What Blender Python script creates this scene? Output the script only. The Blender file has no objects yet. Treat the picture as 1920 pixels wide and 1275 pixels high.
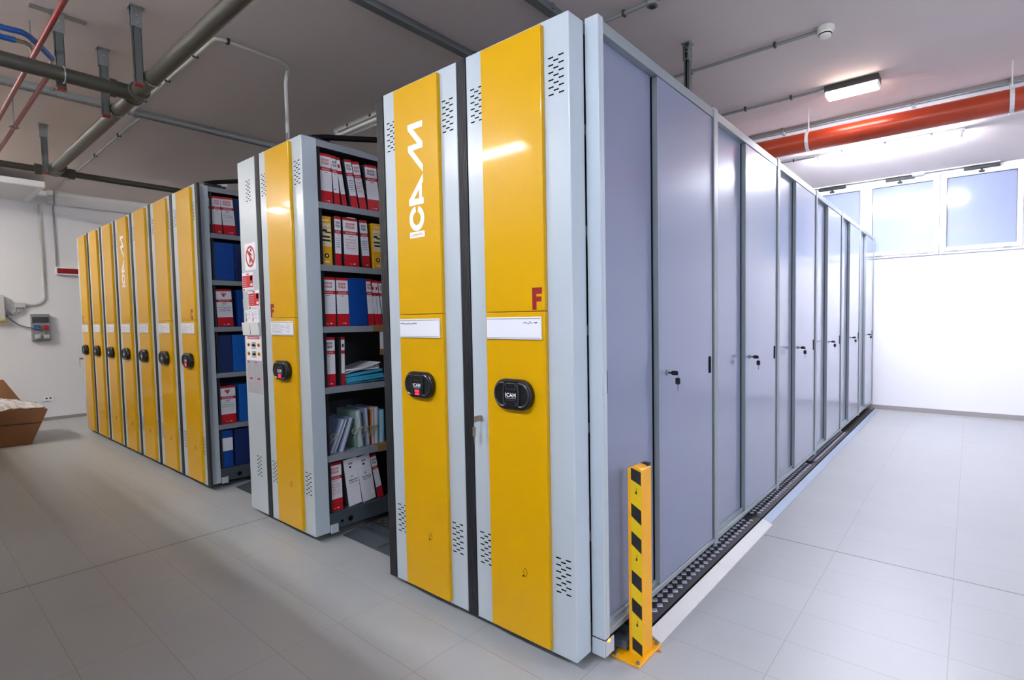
import bpy, math, random
from mathutils import Vector, Matrix, Euler
C = bpy.context.scene.collection
random.seed(7)
PI = math.pi

# ------------------------------------------------------------------ materials
def lin(c):
    return tuple(((v/255)/12.92 if v/255 <= .04045 else ((v/255+.055)/1.055)**2.4) for v in c) + (1.0,)
MATS = {}
def mat(name, rgb, rough=.5, metal=0.0, coat=0.0, spec=.5, emit=None, estr=0.0, bump=0.0, bscale=200, var=0.0, vscale=3.0, alpha=1.0, trans=0.0, crough=.05):
    if name in MATS: return MATS[name]
    m = bpy.data.materials.new(name); m.use_nodes = True
    nt = m.node_tree; b = nt.nodes['Principled BSDF']
    b.inputs['Base Color'].default_value = lin(rgb)
    b.inputs['Roughness'].default_value = rough
    b.inputs['Metallic'].default_value = metal
    b.inputs['Coat Weight'].default_value = coat
    b.inputs['Coat Roughness'].default_value = crough
    b.inputs['Specular IOR Level'].default_value = spec
    b.inputs['Alpha'].default_value = alpha
    b.inputs['Transmission Weight'].default_value = trans
    if emit:
        b.inputs['Emission Color'].default_value = lin(emit)
        b.inputs['Emission Strength'].default_value = estr
    if var or bump:
        tc = nt.nodes.new('ShaderNodeTexCoord')
    if var:
        n = nt.nodes.new('ShaderNodeTexNoise'); n.inputs['Scale'].default_value = vscale; n.inputs['Detail'].default_value = 5
        nt.links.new(tc.outputs['Object'], n.inputs['Vector'])
        r = nt.nodes.new('ShaderNodeMapRange'); r.inputs[3].default_value = 1-var; r.inputs[4].default_value = 1+var
        nt.links.new(n.outputs['Fac'], r.inputs[0])
        mx = nt.nodes.new('ShaderNodeVectorMath'); mx.operation = 'SCALE'
        mx.inputs[0].default_value = lin(rgb)[:3]
        nt.links.new(r.outputs[0], mx.inputs['Scale'])
        nt.links.new(mx.outputs[0], b.inputs['Base Color'])
    if bump:
        n2 = nt.nodes.new('ShaderNodeTexNoise'); n2.inputs['Scale'].default_value = bscale
        nt.links.new(tc.outputs['Object'], n2.inputs['Vector'])
        bp = nt.nodes.new('ShaderNodeBump'); bp.inputs['Strength'].default_value = bump; bp.inputs['Distance'].default_value = .01
        nt.links.new(n2.outputs['Fac'], bp.inputs['Height'])
        nt.links.new(bp.outputs['Normal'], b.inputs['Normal'])
    MATS[name] = m
    return m

M_yel = mat('yellow_lacquer', (208,158,0), .34, coat=.2, spec=.16, bump=.012, bscale=50, crough=.07)
M_gry = mat('pale_grey_steel', (182,192,198), .36, coat=.15, crough=.15)
M_dgy = mat('grey_steel', (134,138,145), .42)
M_door = mat('sliding_door_steel', (122,129,154), .30, coat=1.0, crough=.12)
M_trim = mat('aluminium_trim', (146,155,158), .38, metal=.25)
M_rub = mat('black_rubber', (26,28,34), .55)
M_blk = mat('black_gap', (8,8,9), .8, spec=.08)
M_back = mat('dark_back_sheet', (34,35,40), .6)
M_plas = mat('black_plastic', (12,12,14), .34, coat=.12)
M_plas2 = mat('black_satin_rim', (40,46,52), .3, coat=.2)
M_wht = mat('white_card', (232,232,238), .5)
M_vinyl = mat('white_vinyl', (240,242,246), .4)
M_red = mat('red_print', (186,14,30), .5)
M_redcap = mat('red_cap', (120,8,14), .5)
M_redl = mat('red_vinyl', (140,0,10), .45)
M_led = mat('red_display_digits', (255,30,50), .4, emit=(255,26,48), estr=2.5)
M_ledo = mat('orange_pilot_lamp', (255,120,40), .4, emit=(255,110,30), estr=4)
M_steel = mat('zinc_steel', (150,156,156), .38, metal=.8, var=.12, vscale=12)
M_galv = mat('galvanised_pipe', (70,69,62), .5, metal=.35, var=.18, vscale=9, bump=.05)
M_chan = mat('strut_channel', (96,101,99), .45, metal=.5)
M_cond = mat('grey_conduit', (132,136,136), .5)
M_condl = mat('pale_conduit', (186,186,182), .45)
M_trunk = mat('dark_grey_trunking', (98,102,102), .5)
M_redp = mat('red_painted_pipe', (118,14,12), .4, coat=.05)
M_blue = mat('blue_hose', (8,72,150), .4, coat=.2)
M_orange = mat('orange_pvc', (164,54,20), .33, coat=.2, var=.06, vscale=6)
M_brass = mat('brass_fitting', (150,140,120), .4, metal=.6)
M_chrome = mat('chrome', (210,210,210), .18, metal=1)
M_card = mat('brown_cardboard', (132,92,62), .8, var=.08, vscale=7)
M_film = mat('clear_plastic_film', (236,236,236), .10, coat=.8, alpha=.62)
M_kraft = mat('kraft_paper', (140,98,58), .75)
M_binder = mat('charcoal_binder_board', (50,50,54), .6)
M_bblue = mat('blue_box_board', (6,62,140), .45)
M_bblue2 = mat('navy_box_board', (8,34,84), .5)
M_bblue3 = mat('bright_blue_box_board', (10,92,176), .45)
M_paper = mat('paper_white', (224,222,226), .7)
M_paperg = mat('paper_grey', (168,168,172), .7)
M_teal = mat('teal_folder_card', (60,160,190), .6)
M_gfold = mat('green_grey_folder_card', (120,146,138), .65)
M_bfold = mat('blue_grey_folder_card', (120,136,170), .65)
M_ofold = mat('orange_folder_card', (196,120,60), .65)
M_tape = mat('cotton_tape', (176,166,132), .8)
M_ink = mat('blue_ink', (40,50,110), .6)
M_blki = mat('black_ink', (24,24,28), .6)
M_pink = mat('pale_red_print', (206,110,116), .6)
M_ruled = mat('grey_rule', (150,150,160), .6)
M_byel = mat('yellow_binder_board', (222,160,10), .5)
M_cream = mat('cream_label', (222,206,160), .6)
M_plate = mat('dark_tread_plate', (74,74,78), .5, metal=.5, bump=.25, bscale=260)
M_tread = mat('bright_tread_lozenge', (196,200,216), .34, metal=.3)
M_dsteel = mat('dark_floor_steel', (74,82,88), .32, metal=.2, var=.2, vscale=5)
M_ramp = mat('pale_zinc_ramp', (186,186,184), .55, metal=.2, var=.10, vscale=5)
M_ramp2 = mat('blue_grey_zinc_ramp', (142,154,170), .45, metal=.35, var=.08, vscale=5)
M_post = mat('yellow_post_paint', (236,166,8), .35, coat=.2)
M_post2 = mat('yellow_hazard_tape', (226,190,10), .4)
M_frame = mat('white_window_frame', (232,234,238), .35)
M_glass = mat('frosted_pane', (142,152,176), .12, coat=.5, bump=.01, bscale=30)
M_tube = mat('lit_tube', (255,255,255), .5, emit=(238,240,255), estr=270)
M_tubew = mat('lit_tube_warm', (255,255,255), .5, emit=(255,249,242), estr=120)
M_tubee = mat('lit_tube_added', (255,255,255), .5, emit=(228,238,255), estr=330)
M_tubeb = mat('lit_tube_far', (255,255,255), .5, emit=(255,249,242), estr=160)
M_tubed = mat('lit_tube_cool', (255,255,255), .5, emit=(228,238,255), estr=168)
M_tubeo = mat('unlit_tube', (236,236,232), .3)
M_emg = mat('lit_emergency_cover', (255,240,235), .4, emit=(255,226,214), estr=14)
M_lampb = mat('lamp_body_white', (214,214,214), .5)
M_dk = mat('dark_bracket', (44,46,48), .5)
M_detect = mat('cream_plastic', (226,222,212), .45)
M_sock = mat('socket_grey', (128,132,136), .5)
M_sockw = mat('window_smoked', (50,54,56), .25, coat=.4)
M_sblue = mat('socket_blue', (10,80,150), .4)
M_sred = mat('socket_red', (178,20,30), .4)
M_wallbox = mat('wall_unit_grey', (188,192,190), .5)
M_lime = mat('yellow_edge', (220,190,40), .5)

def brick_floor():
    m = bpy.data.materials.new('porcelain_floor_tiles'); m.use_nodes = True
    nt = m.node_tree; b = nt.nodes['Principled BSDF']; L = nt.links.new
    tc = nt.nodes.new('ShaderNodeTexCoord'); sep = nt.nodes.new('ShaderNodeSeparateXYZ'); L(tc.outputs['Object'], sep.inputs[0])
    def M(op, a, b2=None, c=None):
        n = nt.nodes.new('ShaderNodeMath'); n.operation = op
        for i, v in enumerate((a, b2, c)):
            if v is None: continue
            if isinstance(v, (int, float)): n.inputs[i].default_value = v
            else: L(v, n.inputs[i])
        return n.outputs[0]
    def joint(sock, off, step, half):
        s = M('DIVIDE', M('SUBTRACT', sock, off), step)
        d = M('MULTIPLY', M('ABSOLUTE', M('SUBTRACT', s, M('ROUND', s))), step)
        return M('LESS_THAN', d, half), s
    jx, sx = joint(sep.outputs[0], .114, .5478, .0016)
    jy, sy = joint(sep.outputs[1], -.0765, .2525, .0014)
    g = M('MAXIMUM', jx, jy)
    # dark movement joints
    ex = M('LESS_THAN', M('ABSOLUTE', M('SUBTRACT', sep.outputs[0], -2.635)), .004)
    ey = M('MULTIPLY', M('LESS_THAN', M('ABSOLUTE', M('SUBTRACT', sep.outputs[1], 1.686)), .003), M('GREATER_THAN', sep.outputs[0], 0.0))
    e = M('MAXIMUM', ex, ey)
    # tile tone
    comb = nt.nodes.new('ShaderNodeCombineXYZ'); L(M('FLOOR', sx), comb.inputs[0]); L(M('FLOOR', sy), comb.inputs[1])
    wn = nt.nodes.new('ShaderNodeTexWhiteNoise'); wn.noise_dimensions = '2D'; L(comb.outputs[0], wn.inputs['Vector'])
    no = nt.nodes.new('ShaderNodeTexNoise'); no.inputs['Scale'].default_value = 2.2; no.inputs['Detail'].default_value = 6
    L(tc.outputs['Object'], no.inputs['Vector'])
    fine = nt.nodes.new('ShaderNodeTexNoise'); fine.inputs['Scale'].default_value = 160; fine.inputs['Detail'].default_value = 2
    L(tc.outputs['Object'], fine.inputs['Vector'])
    tone = M('ADD', M('ADD', M('MULTIPLY', wn.outputs['Value'], .03), M('MULTIPLY', no.outputs['Fac'], .16)), M('MULTIPLY', fine.outputs['Fac'], .10))
    tone = M('ADD', tone, .86)
    base = nt.nodes.new('ShaderNodeVectorMath'); base.operation = 'SCALE'; base.inputs[0].default_value = lin((164,166,167))[:3]
    L(tone, base.inputs['Scale'])
    mx = nt.nodes.new('ShaderNodeMix'); mx.data_type = 'RGBA'; L(g, mx.inputs[0]); L(base.outputs[0], mx.inputs[6]); mx.inputs[7].default_value = lin((150,138,134))
    mx2 = nt.nodes.new('ShaderNodeMix'); mx2.data_type = 'RGBA'; L(e, mx2.inputs[0]); L(mx.outputs[2], mx2.inputs[6]); mx2.inputs[7].default_value = lin((84,80,78))
    L(mx2.outputs[2], b.inputs['Base Color'])
    r = M('ADD', M('MULTIPLY', no.outputs['Fac'], .12), .36)
    L(r, b.inputs['Roughness'])
    bp = nt.nodes.new('ShaderNodeBump'); bp.inputs['Strength'].default_value = .25; bp.inputs['Distance'].default_value = .002
    h = M('SUBTRACT', M('MULTIPLY', fine.outputs['Fac'], .08), M('MAXIMUM', g, e)); L(h, bp.inputs['Height']); L(bp.outputs['Normal'], b.inputs['Normal'])
    return m
M_floor = brick_floor()
M_ceil = mat('ceiling_plaster', (216,205,200), .85, bump=.06, bscale=40, var=.03, vscale=1.5)
M_wallm = mat('wall_plaster', (226,226,230), .8, bump=.12, bscale=120)
M_skirt = mat('skirting_tile', (150,144,142), .45)
M_beam = mat('beam_plaster', (220,220,222), .8)

# ------------------------------------------------------------------ mesh helpers
class MB:
    def __init__(s): s.v = []; s.f = []; s.m = []
    def add(s, vs, fs, mi=0):
        o = len(s.v); s.v += [tuple(v) for v in vs]
        for f in fs: s.f.append(tuple(i+o for i in f)); s.m.append(mi)
        return s
    def box(s, a, b, mi=0):
        x0,y0,z0 = [min(p,q) for p,q in zip(a,b)]; x1,y1,z1 = [max(p,q) for p,q in zip(a,b)]
        return s.add([(x0,y0,z0),(x1,y0,z0),(x1,y1,z0),(x0,y1,z0),(x0,y0,z1),(x1,y0,z1),(x1,y1,z1),(x0,y1,z1)],
              [(0,3,2,1),(4,5,6,7),(0,1,5,4),(1,2,6,5),(2,3,7,6),(3,0,4,7)], mi)
    def hexa(s, bot, top, mi=0):
        return s.add(list(bot)+list(top), [(0,3,2,1),(4,5,6,7),(0,1,5,4),(1,2,6,5),(2,3,7,6),(3,0,4,7)], mi)
    def quad(s, p, mi=0): return s.add(p, [tuple(range(len(p)))], mi)
    def tube(s, pts, r, n=10, mi=0, cap=True):
        pts = [Vector(p) for p in pts]; rings = []
        t0 = (pts[1]-pts[0]).normalized()
        ref = Vector((0,0,1)) if abs(t0.z) < .9 else Vector((1,0,0))
        nrm = t0.cross(ref).normalized()
        o = len(s.v)
        for i, p in enumerate(pts):
            if i == 0: t = pts[1]-pts[0]
            elif i == len(pts)-1: t = pts[-1]-pts[-2]
            else: t = (pts[i+1]-p).normalized()+(p-pts[i-1]).normalized()
            t.normalize()
            nrm = (nrm - t*nrm.dot(t)).normalized(); bn = t.cross(nrm)
            rr = r[i] if isinstance(r, (list, tuple)) else r
            for k in range(n):
                a = 2*PI*k/n
                s.v.append(tuple(p + nrm*math.cos(a)*rr + bn*math.sin(a)*rr))
        for i in range(len(pts)-1):
            for k in range(n):
                a = o+i*n+k; b = o+i*n+(k+1) % n
                s.f.append((a, b, b+n, a+n)); s.m.append(mi)
        if cap:
            s.f.append(tuple(o+k for k in range(n))[::-1]); s.m.append(mi)
            e = o+(len(pts)-1)*n
            s.f.append(tuple(e+k for k in range(n))); s.m.append(mi)
        return s
    def prism(s, poly, P, depth, mi=0):
        """poly: 2-D outline (ccw as seen), P maps (u,v,w)->xyz, extruded from w=0 to w=depth (towards the viewer)"""
        n = len(poly); o = len(s.v)
        s.v += [P(u,v,0) for u,v in poly] + [P(u,v,depth) for u,v in poly]
        s.f.append(tuple(o+i for i in range(n))[::-1]); s.m.append(mi)
        s.f.append(tuple(o+n+i for i in range(n))); s.m.append(mi)
        for i in range(n):
            j = (i+1) % n
            s.f.append((o+i, o+j, o+n+j, o+n+i)); s.m.append(mi)
        return s
    def text(s, body, P, u0, v0, size, mi=0, w=.0008, fit=None, rot=False, bold=.0):
        vs, fs, wd = text_geo(body, bold)
        k = size; kx = size if fit is None else fit/wd
        if rot: return s.add([P(u0 - v*k, v0 + u*kx, w) for u, v in vs], fs, mi)
        return s.add([P(u0 + u*kx, v0 + v*k, w) for u, v in vs], fs, mi)
    def build(s, name, mats, parent=None, loc=None, bevel=0, smooth=False, seg=2):
        me = bpy.data.meshes.new(name)
        L = Vector(loc) if loc is not None else Vector((0,0,0))
        me.from_pydata([tuple(Vector(v)-L) for v in s.v], [], s.f)
        for m in (mats if isinstance(mats, (list, tuple)) else [mats]): me.materials.append(m)
        for p, mi in zip(me.polygons, s.m): p.material_index = mi
        if smooth:
            for p in me.polygons: p.use_smooth = True
        me.update()
        o = bpy.data.objects.new(name, me); C.objects.link(o)
        if parent is not None: o.parent = parent
        if loc is not None: o.location = L
        if bevel:
            b = o.modifiers.new('Bevel', 'BEVEL'); b.width = bevel; b.segments = seg; b.limit_method = 'ANGLE'; b.angle_limit = .7
        if smooth:
            try:
                me.set_sharp_from_angle(angle=.7)
            except Exception: pass
        return o
_T = {}
def text_geo(body, bold=0.0):
    k = (body, bold)
    if k in _T: return _T[k]
    cu = bpy.data.curves.new('lettering', 'FONT'); cu.body = body; cu.size = 1.0; cu.resolution_u = 2; cu.offset = bold
    ob = bpy.data.objects.new('lettering', cu); C.objects.link(ob)
    bpy.context.view_layer.update()
    me = bpy.data.meshes.new_from_object(ob.evaluated_get(bpy.context.evaluated_depsgraph_get()))
    vs = [(v.co.x, v.co.y) for v in me.vertices]; fs = [tuple(p.vertices) for p in me.polygons]
    bpy.data.objects.remove(ob); bpy.data.meshes.remove(me)
    x0 = min(v[0] for v in vs); x1 = max(v[0] for v in vs)
    vs = [(x-x0, y) for x, y in vs]
    _T[k] = (vs, fs, x1-x0)
    return _T[k]

def thing(name, label, cat, loc=(0,0,0), group=None, rot=(0,0,0)):
    o = bpy.data.objects.new(name, None); C.objects.link(o); o.empty_display_size = .1
    o.location = loc; o.rotation_euler = rot
    o['label'] = label; o['category'] = cat
    if group: o['group'] = group
    return o
def tag(o, label, cat, group=None):
    o['label'] = label; o['category'] = cat
    if group: o['group'] = group
    return o
def struct(o): o['kind'] = 'structure'; return o
def lab(o, t): o['label'] = t; return o
def stadium(cx, cz, w, h, n=12):
    r = h/2; hw = w/2-r; pts = []
    for i in range(n+1):
        a = -PI/2+PI*i/n; pts.append((cx+hw+r*math.cos(a), cz+r*math.sin(a)))
    for i in range(n+1):
        a = PI/2+PI*i/n; pts.append((cx-hw+r*math.cos(a), cz+r*math.sin(a)))
    return pts
def rrect(cx, cz, w, h, r, n=4):
    pts = []
    for sx, sz, a0 in ((1,-1,-PI/2),(1,1,0),(-1,1,PI/2),(-1,-1,PI)):
        for i in range(n+1):
            a = a0+PI/2*i/n
            pts.append((cx+sx*(w/2-r)+r*math.cos(a), cz+sz*(h/2-r)+r*math.sin(a)))
    return pts
def disc(cx, cz, r, n=16): return [(cx+r*math.cos(2*PI*i/n), cz+r*math.sin(2*PI*i/n)) for i in range(n)]
def PF(x0=0, y=0, z0=0):          # a plane facing the front aisle (-y)
    return lambda u, v, w: (x0+u, y-w, z0+v)
def PS(x=0, y0=0, z0=0):          # a plane facing +x
    return lambda u, v, w: (x+w, y0+u, z0+v)
def scribble(mb, P, u0, v0, wd, ht, mi, w=.0009, seed=0, n=None, th=.0022):
    r = random.Random(seed); n = n or max(4, int(wd/ht*2.4)); pts = []
    for i in range(n+1):
        pts.append((u0+wd*i/n, v0+ht*(r.random() if i % 2 else r.random()*.35)))
    for (a, b), (c, d) in zip(pts, pts[1:]):
        dx, dy = c-a, d-b; l = math.hypot(dx, dy) or 1; nx, ny = -dy/l*th/2, dx/l*th/2
        mb.quad([P(a-nx,b-ny,w), P(c-nx,d-ny,w), P(c+nx,d+ny,w), P(a+nx,b+ny,w)], mi)
def rect(mb, P, u0, v0, u1, v1, mi, w=.0005):
    mb.quad([P(u0,v0,w), P(u1,v0,w), P(u1,v1,w), P(u0,v1,w)], mi)

# ------------------------------------------------------------------ the room
XL, XR, YB, YF, ZC = -9.3, 7.6, 6.95, -4.6, 3.245
struct(MB().box((XL-.2,YF-.2,-.15),(XR+.2,YB+.2,0)).build('floor', M_floor))
struct(MB().box((XL-.2,YF-.2,ZC),(XR+.2,YB+.2,ZC+.15)).build('ceiling', M_ceil))
struct(MB().box((XL-.2,YF-.2,0),(XL,YB+.2,ZC)).build('wall_left', M_wallm))
struct(MB().box((XR,YF-.2,0),(XR+.2,YB+.2,ZC)).build('wall_right', M_wallm))
struct(MB().box((XL,YF-.2,0),(XR,YF,ZC)).build('wall_front', M_wallm))
# unseen half-height wall, added to shade the floor of the front aisle
struct(MB().box((XL,-2.0,0),(2.2,-1.9,2.18)).build('wall_shade_blocker', M_wallm))
# back wall with three window openings
wx = [(-.905,-.02),(-.04+.0,.9),(.9,1.775)]
WZ0, WZ1 = 2.145, 3.205
bw = MB()
bw.box((XL,YB,0),(XR,YB+.2,WZ0)); bw.box((XL,YB,WZ1),(XR,YB+.2,ZC)); bw.box((XL,YB,WZ0),(-.86,YB+.2,WZ1)); bw.box((1.775,YB,WZ0),(XR,YB+.2,WZ1))
struct(bw.build('wall_back', M_wallm))
struct(MB().box((XL,YF,0),(XL+.015,YB,.045)).build('baseboard_left', M_skirt))
struct(MB().box((-.2,YB-.015,0),(XR,YB,.062)).build('baseboard_back', M_skirt))
struct(MB().box((XL,-.02,3.06),(XL+.12,YB,ZC)).build('trim_1', M_beam))
def window(n, x0, x1):
    r = struct(thing('window_%d' % n, '', '', (x0, YB, WZ0)))
    del r['label']; del r['category']
    f = MB(); fw = .07
    def ring(a0,a1,b0,b1,w,y0,y1):
        f.box((a0,y0,b0),(a1,y1,b0+w)); f.box((a0,y0,b1-w),(a1,y1,b1)); f.box((a0,y0,b0+w),(a0+w,y1,b1-w)); f.box((a1-w,y0,b0+w),(a1,y1,b1-w))
    W = x1-x0; H = WZ1-WZ0
    ring(0,W,0,H,.05,-.03,.05); ring(.018,W-.018,.03,H-.02,.055,-.05,-.012)
    o = f.build('window_frame', M_frame, r, bevel=.004)
    h = MB(); h.box((.12,-.058,.028),(.20,-.05,.038)); h.box((W-.20,-.058,.028),(W-.12,-.05,.038)); h.build('drain_cap', M_sock, o)
    MB().box((.07,.0,.08),(W-.07,.012,H-.07)).build('pane', M_glass, r)
    g = MB()
    for a,b,c,d in ((.07,W-.07,.079,.085),(.07,W-.07,H-.077,H-.071),(.071,.076,.08,H-.07),(W-.076,W-.071,.08,H-.07)):
        g.box((a,-.004,c),(b,.0,d))
    g.build('gasket', M_blk, r)
window(1, .905, 1.772); window(2, .036, .90); window(3, -.86, .031)

# ------------------------------------------------------------------ shelving units
ZT, ZB = 2.437, .042
SH = [2.067, 1.691, 1.314, .939, .515]
YE = 6.83
def vents(emit, xa, P):
    dx = .0243
    for zt in (2.294, .4275):
        mb = MB()
        for c in range(3):
            rows = 5 if c == 1 else 6
            for r_ in range(rows):
                z = zt-.0265*r_-(.0132 if c == 1 else 0); x = xa+dx*c
                mb.quad([P(x,z-.0028,.0006), P(x+.0243,z-.0028,.0006), P(x+.0243,z+.0028,.0006), P(x,z+.0028,.0006)])
        emit(mb)
def logo(mb, P, ox, mi):
    cnt = [0]
    def q(*pts):
        cnt[0] += 1; mb.quad([P(ox+u, v, .0008+.00001*cnt[0]) for u, v in pts], mi)
    # I (a solid bar), C (open ring), A, M drawn sideways, read upwards
    q((.103,1.722),(.213,1.722),(.213,1.7495),(.103,1.7495))
    cx, cz, ro, ri = .158, 1.809, .0555, .029
    n = 30
    for i in range(n):
        a0 = PI/2+.16+(2*PI-.42)*i/n; a1 = PI/2+.16+(2*PI-.42)*(i+1)/n
        q((cx+ri*math.cos(a0),cz+1.02*ri*math.sin(a0)),(cx+ro*math.cos(a0),cz+1.02*ro*math.sin(a0)),(cx+ro*math.cos(a1),cz+1.02*ro*math.sin(a1)),(cx+ri*math.cos(a1),cz+1.02*ri*math.sin(a1)))
    q((.104,1.870),(.213,1.870),(.213,1.898),(.104,1.898))
    q((.104,1.897),(.141,1.897),(.211,1.968),(.213,2.004))
    q((.180,1.897),(.2015,1.897),(.2015,1.963),(.180,1.938))
    q((.106,2.117),(.143,2.117),(.214,2.042),(.212,2.011))
    q((.106,2.117),(.214,2.119),(.214,2.145),(.106,2.143))
    q((.107,2.214),(.146,2.213),(.214,2.145),(.178,2.143))
    q((.107,2.212),(.216,2.211),(.216,2.238),(.107,2.239))
def control(root, cx, lit, y=0.0):
    P = PF(cx, y, 1.046)
    cp = MB().prism(stadium(0,0,.205,.122), P, .026).build('control_panel', M_plas, root, bevel=.007, seg=3)
    def loop(pts, w, nm, r=.004): MB().tube([P(u,v,w) for u,v in pts], r, 6).build(nm, M_plas2, cp, smooth=True)
    for s in (-1, 1):
        pts = []
        for i in range(13):
            a = -PI/2-.25+(PI+.5)*i/12
            pts.append((s*(.048+.044*math.cos(a)), .046*math.sin(a)))
        loop(pts, .0265, 'grip_rim')
        loop([(s*(.033+.008*math.cos(k/6*PI-PI/2)), .04*math.sin(k/6*PI-PI/2)) for k in range(7)], .029, 'centre_rim')
    b = MB(); b.prism(rrect(0,0,.066,.094,.014), P, .030)
    b.build('button_block', M_plas, cp, bevel=.003)
    b = MB()
    loop2 = lambda pts: b.tube([P(u,v,.0305) for u,v in pts], .0025, 6)
    loop2([(-.028,.044),(-.024,.022),(.024,.022),(.028,.044)]); loop2([(-.028,-.044),(-.024,-.021),(.024,-.021),(.028,-.044)])
    b.build('button_rim', M_plas2, cp, smooth=True)
    t = MB(); t.text('ICAM', P, -.028, -.008, .022, 0, .0312, fit=.056, bold=.02)
    rect(t, P, -.028, -.0135, .028, -.0125, 0, .0312)
    t.build('maker_lettering', M_vinyl, cp)
    if lit:
        t = MB()
        rect(t, P, -.014, -.032, .016, -.0225, 0, .0312); rect(t, P, -.014, -.0455, .016, -.036, 0, .0312)
        lab(t.build('number_display', M_led, cp), 'lit red number display')
def unit(p0, p1, yx, seal, label, letter=None, lit=False, withlogo=False, note=0, lock=None, cover=True, group='mobile shelving units in the row', single=False, open_side=False):
    name = 'mobile_shelving_unit' if cover else 'fixed_shelving_unit'
    r = thing(name, label, 'shelving unit', (p0, .02, 0), group)
    W = p1-p0
    def B(mb, nm, m, par=None, **k):      # parts are drawn in world coordinates and re-based on the unit
        mb.v = [(v[0]-p0, v[1]-.02, v[2]) for v in mb.v]
        return mb.build(nm, m, par or r, **k)
    ep = B(MB().box((p0,.02,ZB),(p1,.11,ZT)), 'end_panel', M_gry, bevel=.004)
    P = PF(0, .02, 0); em = lambda mb: B(mb, 'vent_slots', M_blk, ep)
    for xv in ((p1-.096, p0+.026) if cover else (p0+.125,)): vents(em, xv, P)
    if cover:
        up = B(MB().box((yx,0,1.3715),(yx+.3205,.0205,2.42)), 'upper_cover', M_yel, bevel=.003)
        lo = B(MB().box((yx,0,.06),(yx+.3205,.0205,1.3695)), 'lower_cover', M_yel, bevel=.003)
        k = MB(); P0 = PF(yx, 0, 0)
        for (u,vv,rr) in ((.186,.318,.0042),(.182,.334,.0016)): k.quad([P0(a,b,.0006) for a,b in disc(u,vv,rr)])
        k.tube([P0(.197+.009*math.cos(2*PI*i/16), .334+.016*math.sin(2*PI*i/16), .0002) for i in range(17)], .0008, 5)
        B(k, 'key_hole', [M_blk], lo)
        # card holder
        h = MB(); Q = PF(yx+.012, -.001, 1.263)
        h.prism([(0,0),(.295,0),(.295,.087),(0,.087)], Q, .006)
        ch = B(h, 'card_holder', M_frame, bevel=.001)
        c = MB(); rect(c, Q, .004,.008,.291,.077, 0, .0066); rect(c, Q, .002,.079,.293,.0815, 2, .0066); rect(c, Q, .002,.004,.293,.006, 2, .0066)
        if note == 1: scribble(c, Q, .205,.060,.05,.012, 1, .007, 3); scribble(c, Q, .262,.063,.016,.006, 1, .007, 4, th=.004)
        elif note == 2: scribble(c, Q, .008,.062,.125,.008, 1, .007, 5); 
        else:
            for i in range(7): scribble(c, Q, .01+.005*(i % 3), .066-.0088*i, .12+.02*((i*7) % 5), .005, 1, .007, 10+i+note, th=.0012)
            for i in range(5): scribble(c, Q, .21, .064-.011*i, .06, .006, 1, .007, 40+i+note, th=.0012)
        B(c, 'index_card', [M_wht, M_ink, M_sock], ch)
        cr = thing_part = bpy.data.objects.new('control_mount', None)
        bpy.data.objects.remove(cr)
        control(r, yx-p0+.164, lit, -.02)
        if letter:
            t = MB(); ch_, u0 = letter; PL = PF(yx+u0, 0, 1.376)
            if ch_ == 'F':
                for a,b,c_,d in ((0,0,.021,.084),(.021,.060,.05,.084),(.021,.031,.047,.050)): rect(t, PL, a,b,c_,d,0,.0008)
            else:
                for a,b,c_,d in ((0,.012,.018,.072),(.012,.0,.05,.018),(.012,.066,.05,.084),(.034,.014,.052,.030),(.034,.054,.052,.070)): rect(t, PL, a,b,c_,d,0,.0008)
            lab(B(t, 'letter_decal', M_redl, up), 'red letter decal')
        if withlogo:
            t = MB(); logo(t, PF(yx, 0, 0), 0, 0)
            t.text('COMPATTA', PF(yx,0,0), .113, 1.7295, .016, 1, .0022, fit=.092)
            lab(B(t, 'logo_decal', [M_vinyl, M_byel], up), 'white sideways lettering decal')
    # rubber edge
    s = MB()
    if seal:
        a, b = (p1, p1+.06) if seal > 0 else (p0-.061, p0)
        s.box((a+.0005,.024,ZB),(b-.0005,.034,ZT))
        for i in range(6):
            u = a+.002+(b-a-.004)*i/6; s.box((u+.001,.017,ZB),(u+(b-a-.004)/6-.0015,.027,ZT))
        B(s, 'rubber_edge', M_rub, bevel=.001)
    # shelving behind the end panel
    xa, xb = p0+.006, p1-.006
    xm = (xa+xb)/2
    hs = 1 if seal > 0 else 0
    B(MB().box((xm-.004,.112,.06),(xm+.004,YE,2.40)) if not single else MB().box((xa,.112,.06),(xa+.006,YE,2.40)), 'divider_sheet', M_back)
    u = MB(); ys = [.13]+[1.195+1.13*i for i in range(5)]+[YE-.006]
    for i, y in enumerate(ys):
        o = MB().box((xa+.012,y-.006,.06),(xb-.012,y+.006,2.40)); B(o, 'upright_panel', M_back)
    for z in SH:
        o = MB(); 
        o.box((xa,.112,z-.004),(xb,YE,z)); o.box((xa,.112,z-.038),(xa+.012,YE,z-.004)); o.box((xb-.012,.112,z-.038),(xb,YE,z-.004))
        B(o, 'shelf', M_dgy)
    o = MB(); o.box((xa,.112,2.425),(xb,YE,ZT-.002)); o.box((xa,.112,2.395),(xa+.01,YE,2.425)); o.box((xb-.01,.112,2.395),(xb,YE,2.425))
    B(o, 'top_panel', M_dgy)
    o = MB(); o.box((xa+.004,.112,.05),(xb-.004,YE,.152))
    bs = B(o, 'base_beam', M_dsteel)
    o = MB(); PR = PS(xb-.004, 0, 0)
    for (yy, rr) in ((.247,.0165),(.192,.009)):
        if rr < .01 and seal > 0: continue
        o.prism(disc(yy, .088, rr), PR, .0012)
    for k2 in range(1, 6): o.prism(disc(.247+1.13*k2, .088, .0165), PR, .0012)
    B(o, 'wheel_hole', M_blk, bs)
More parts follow.
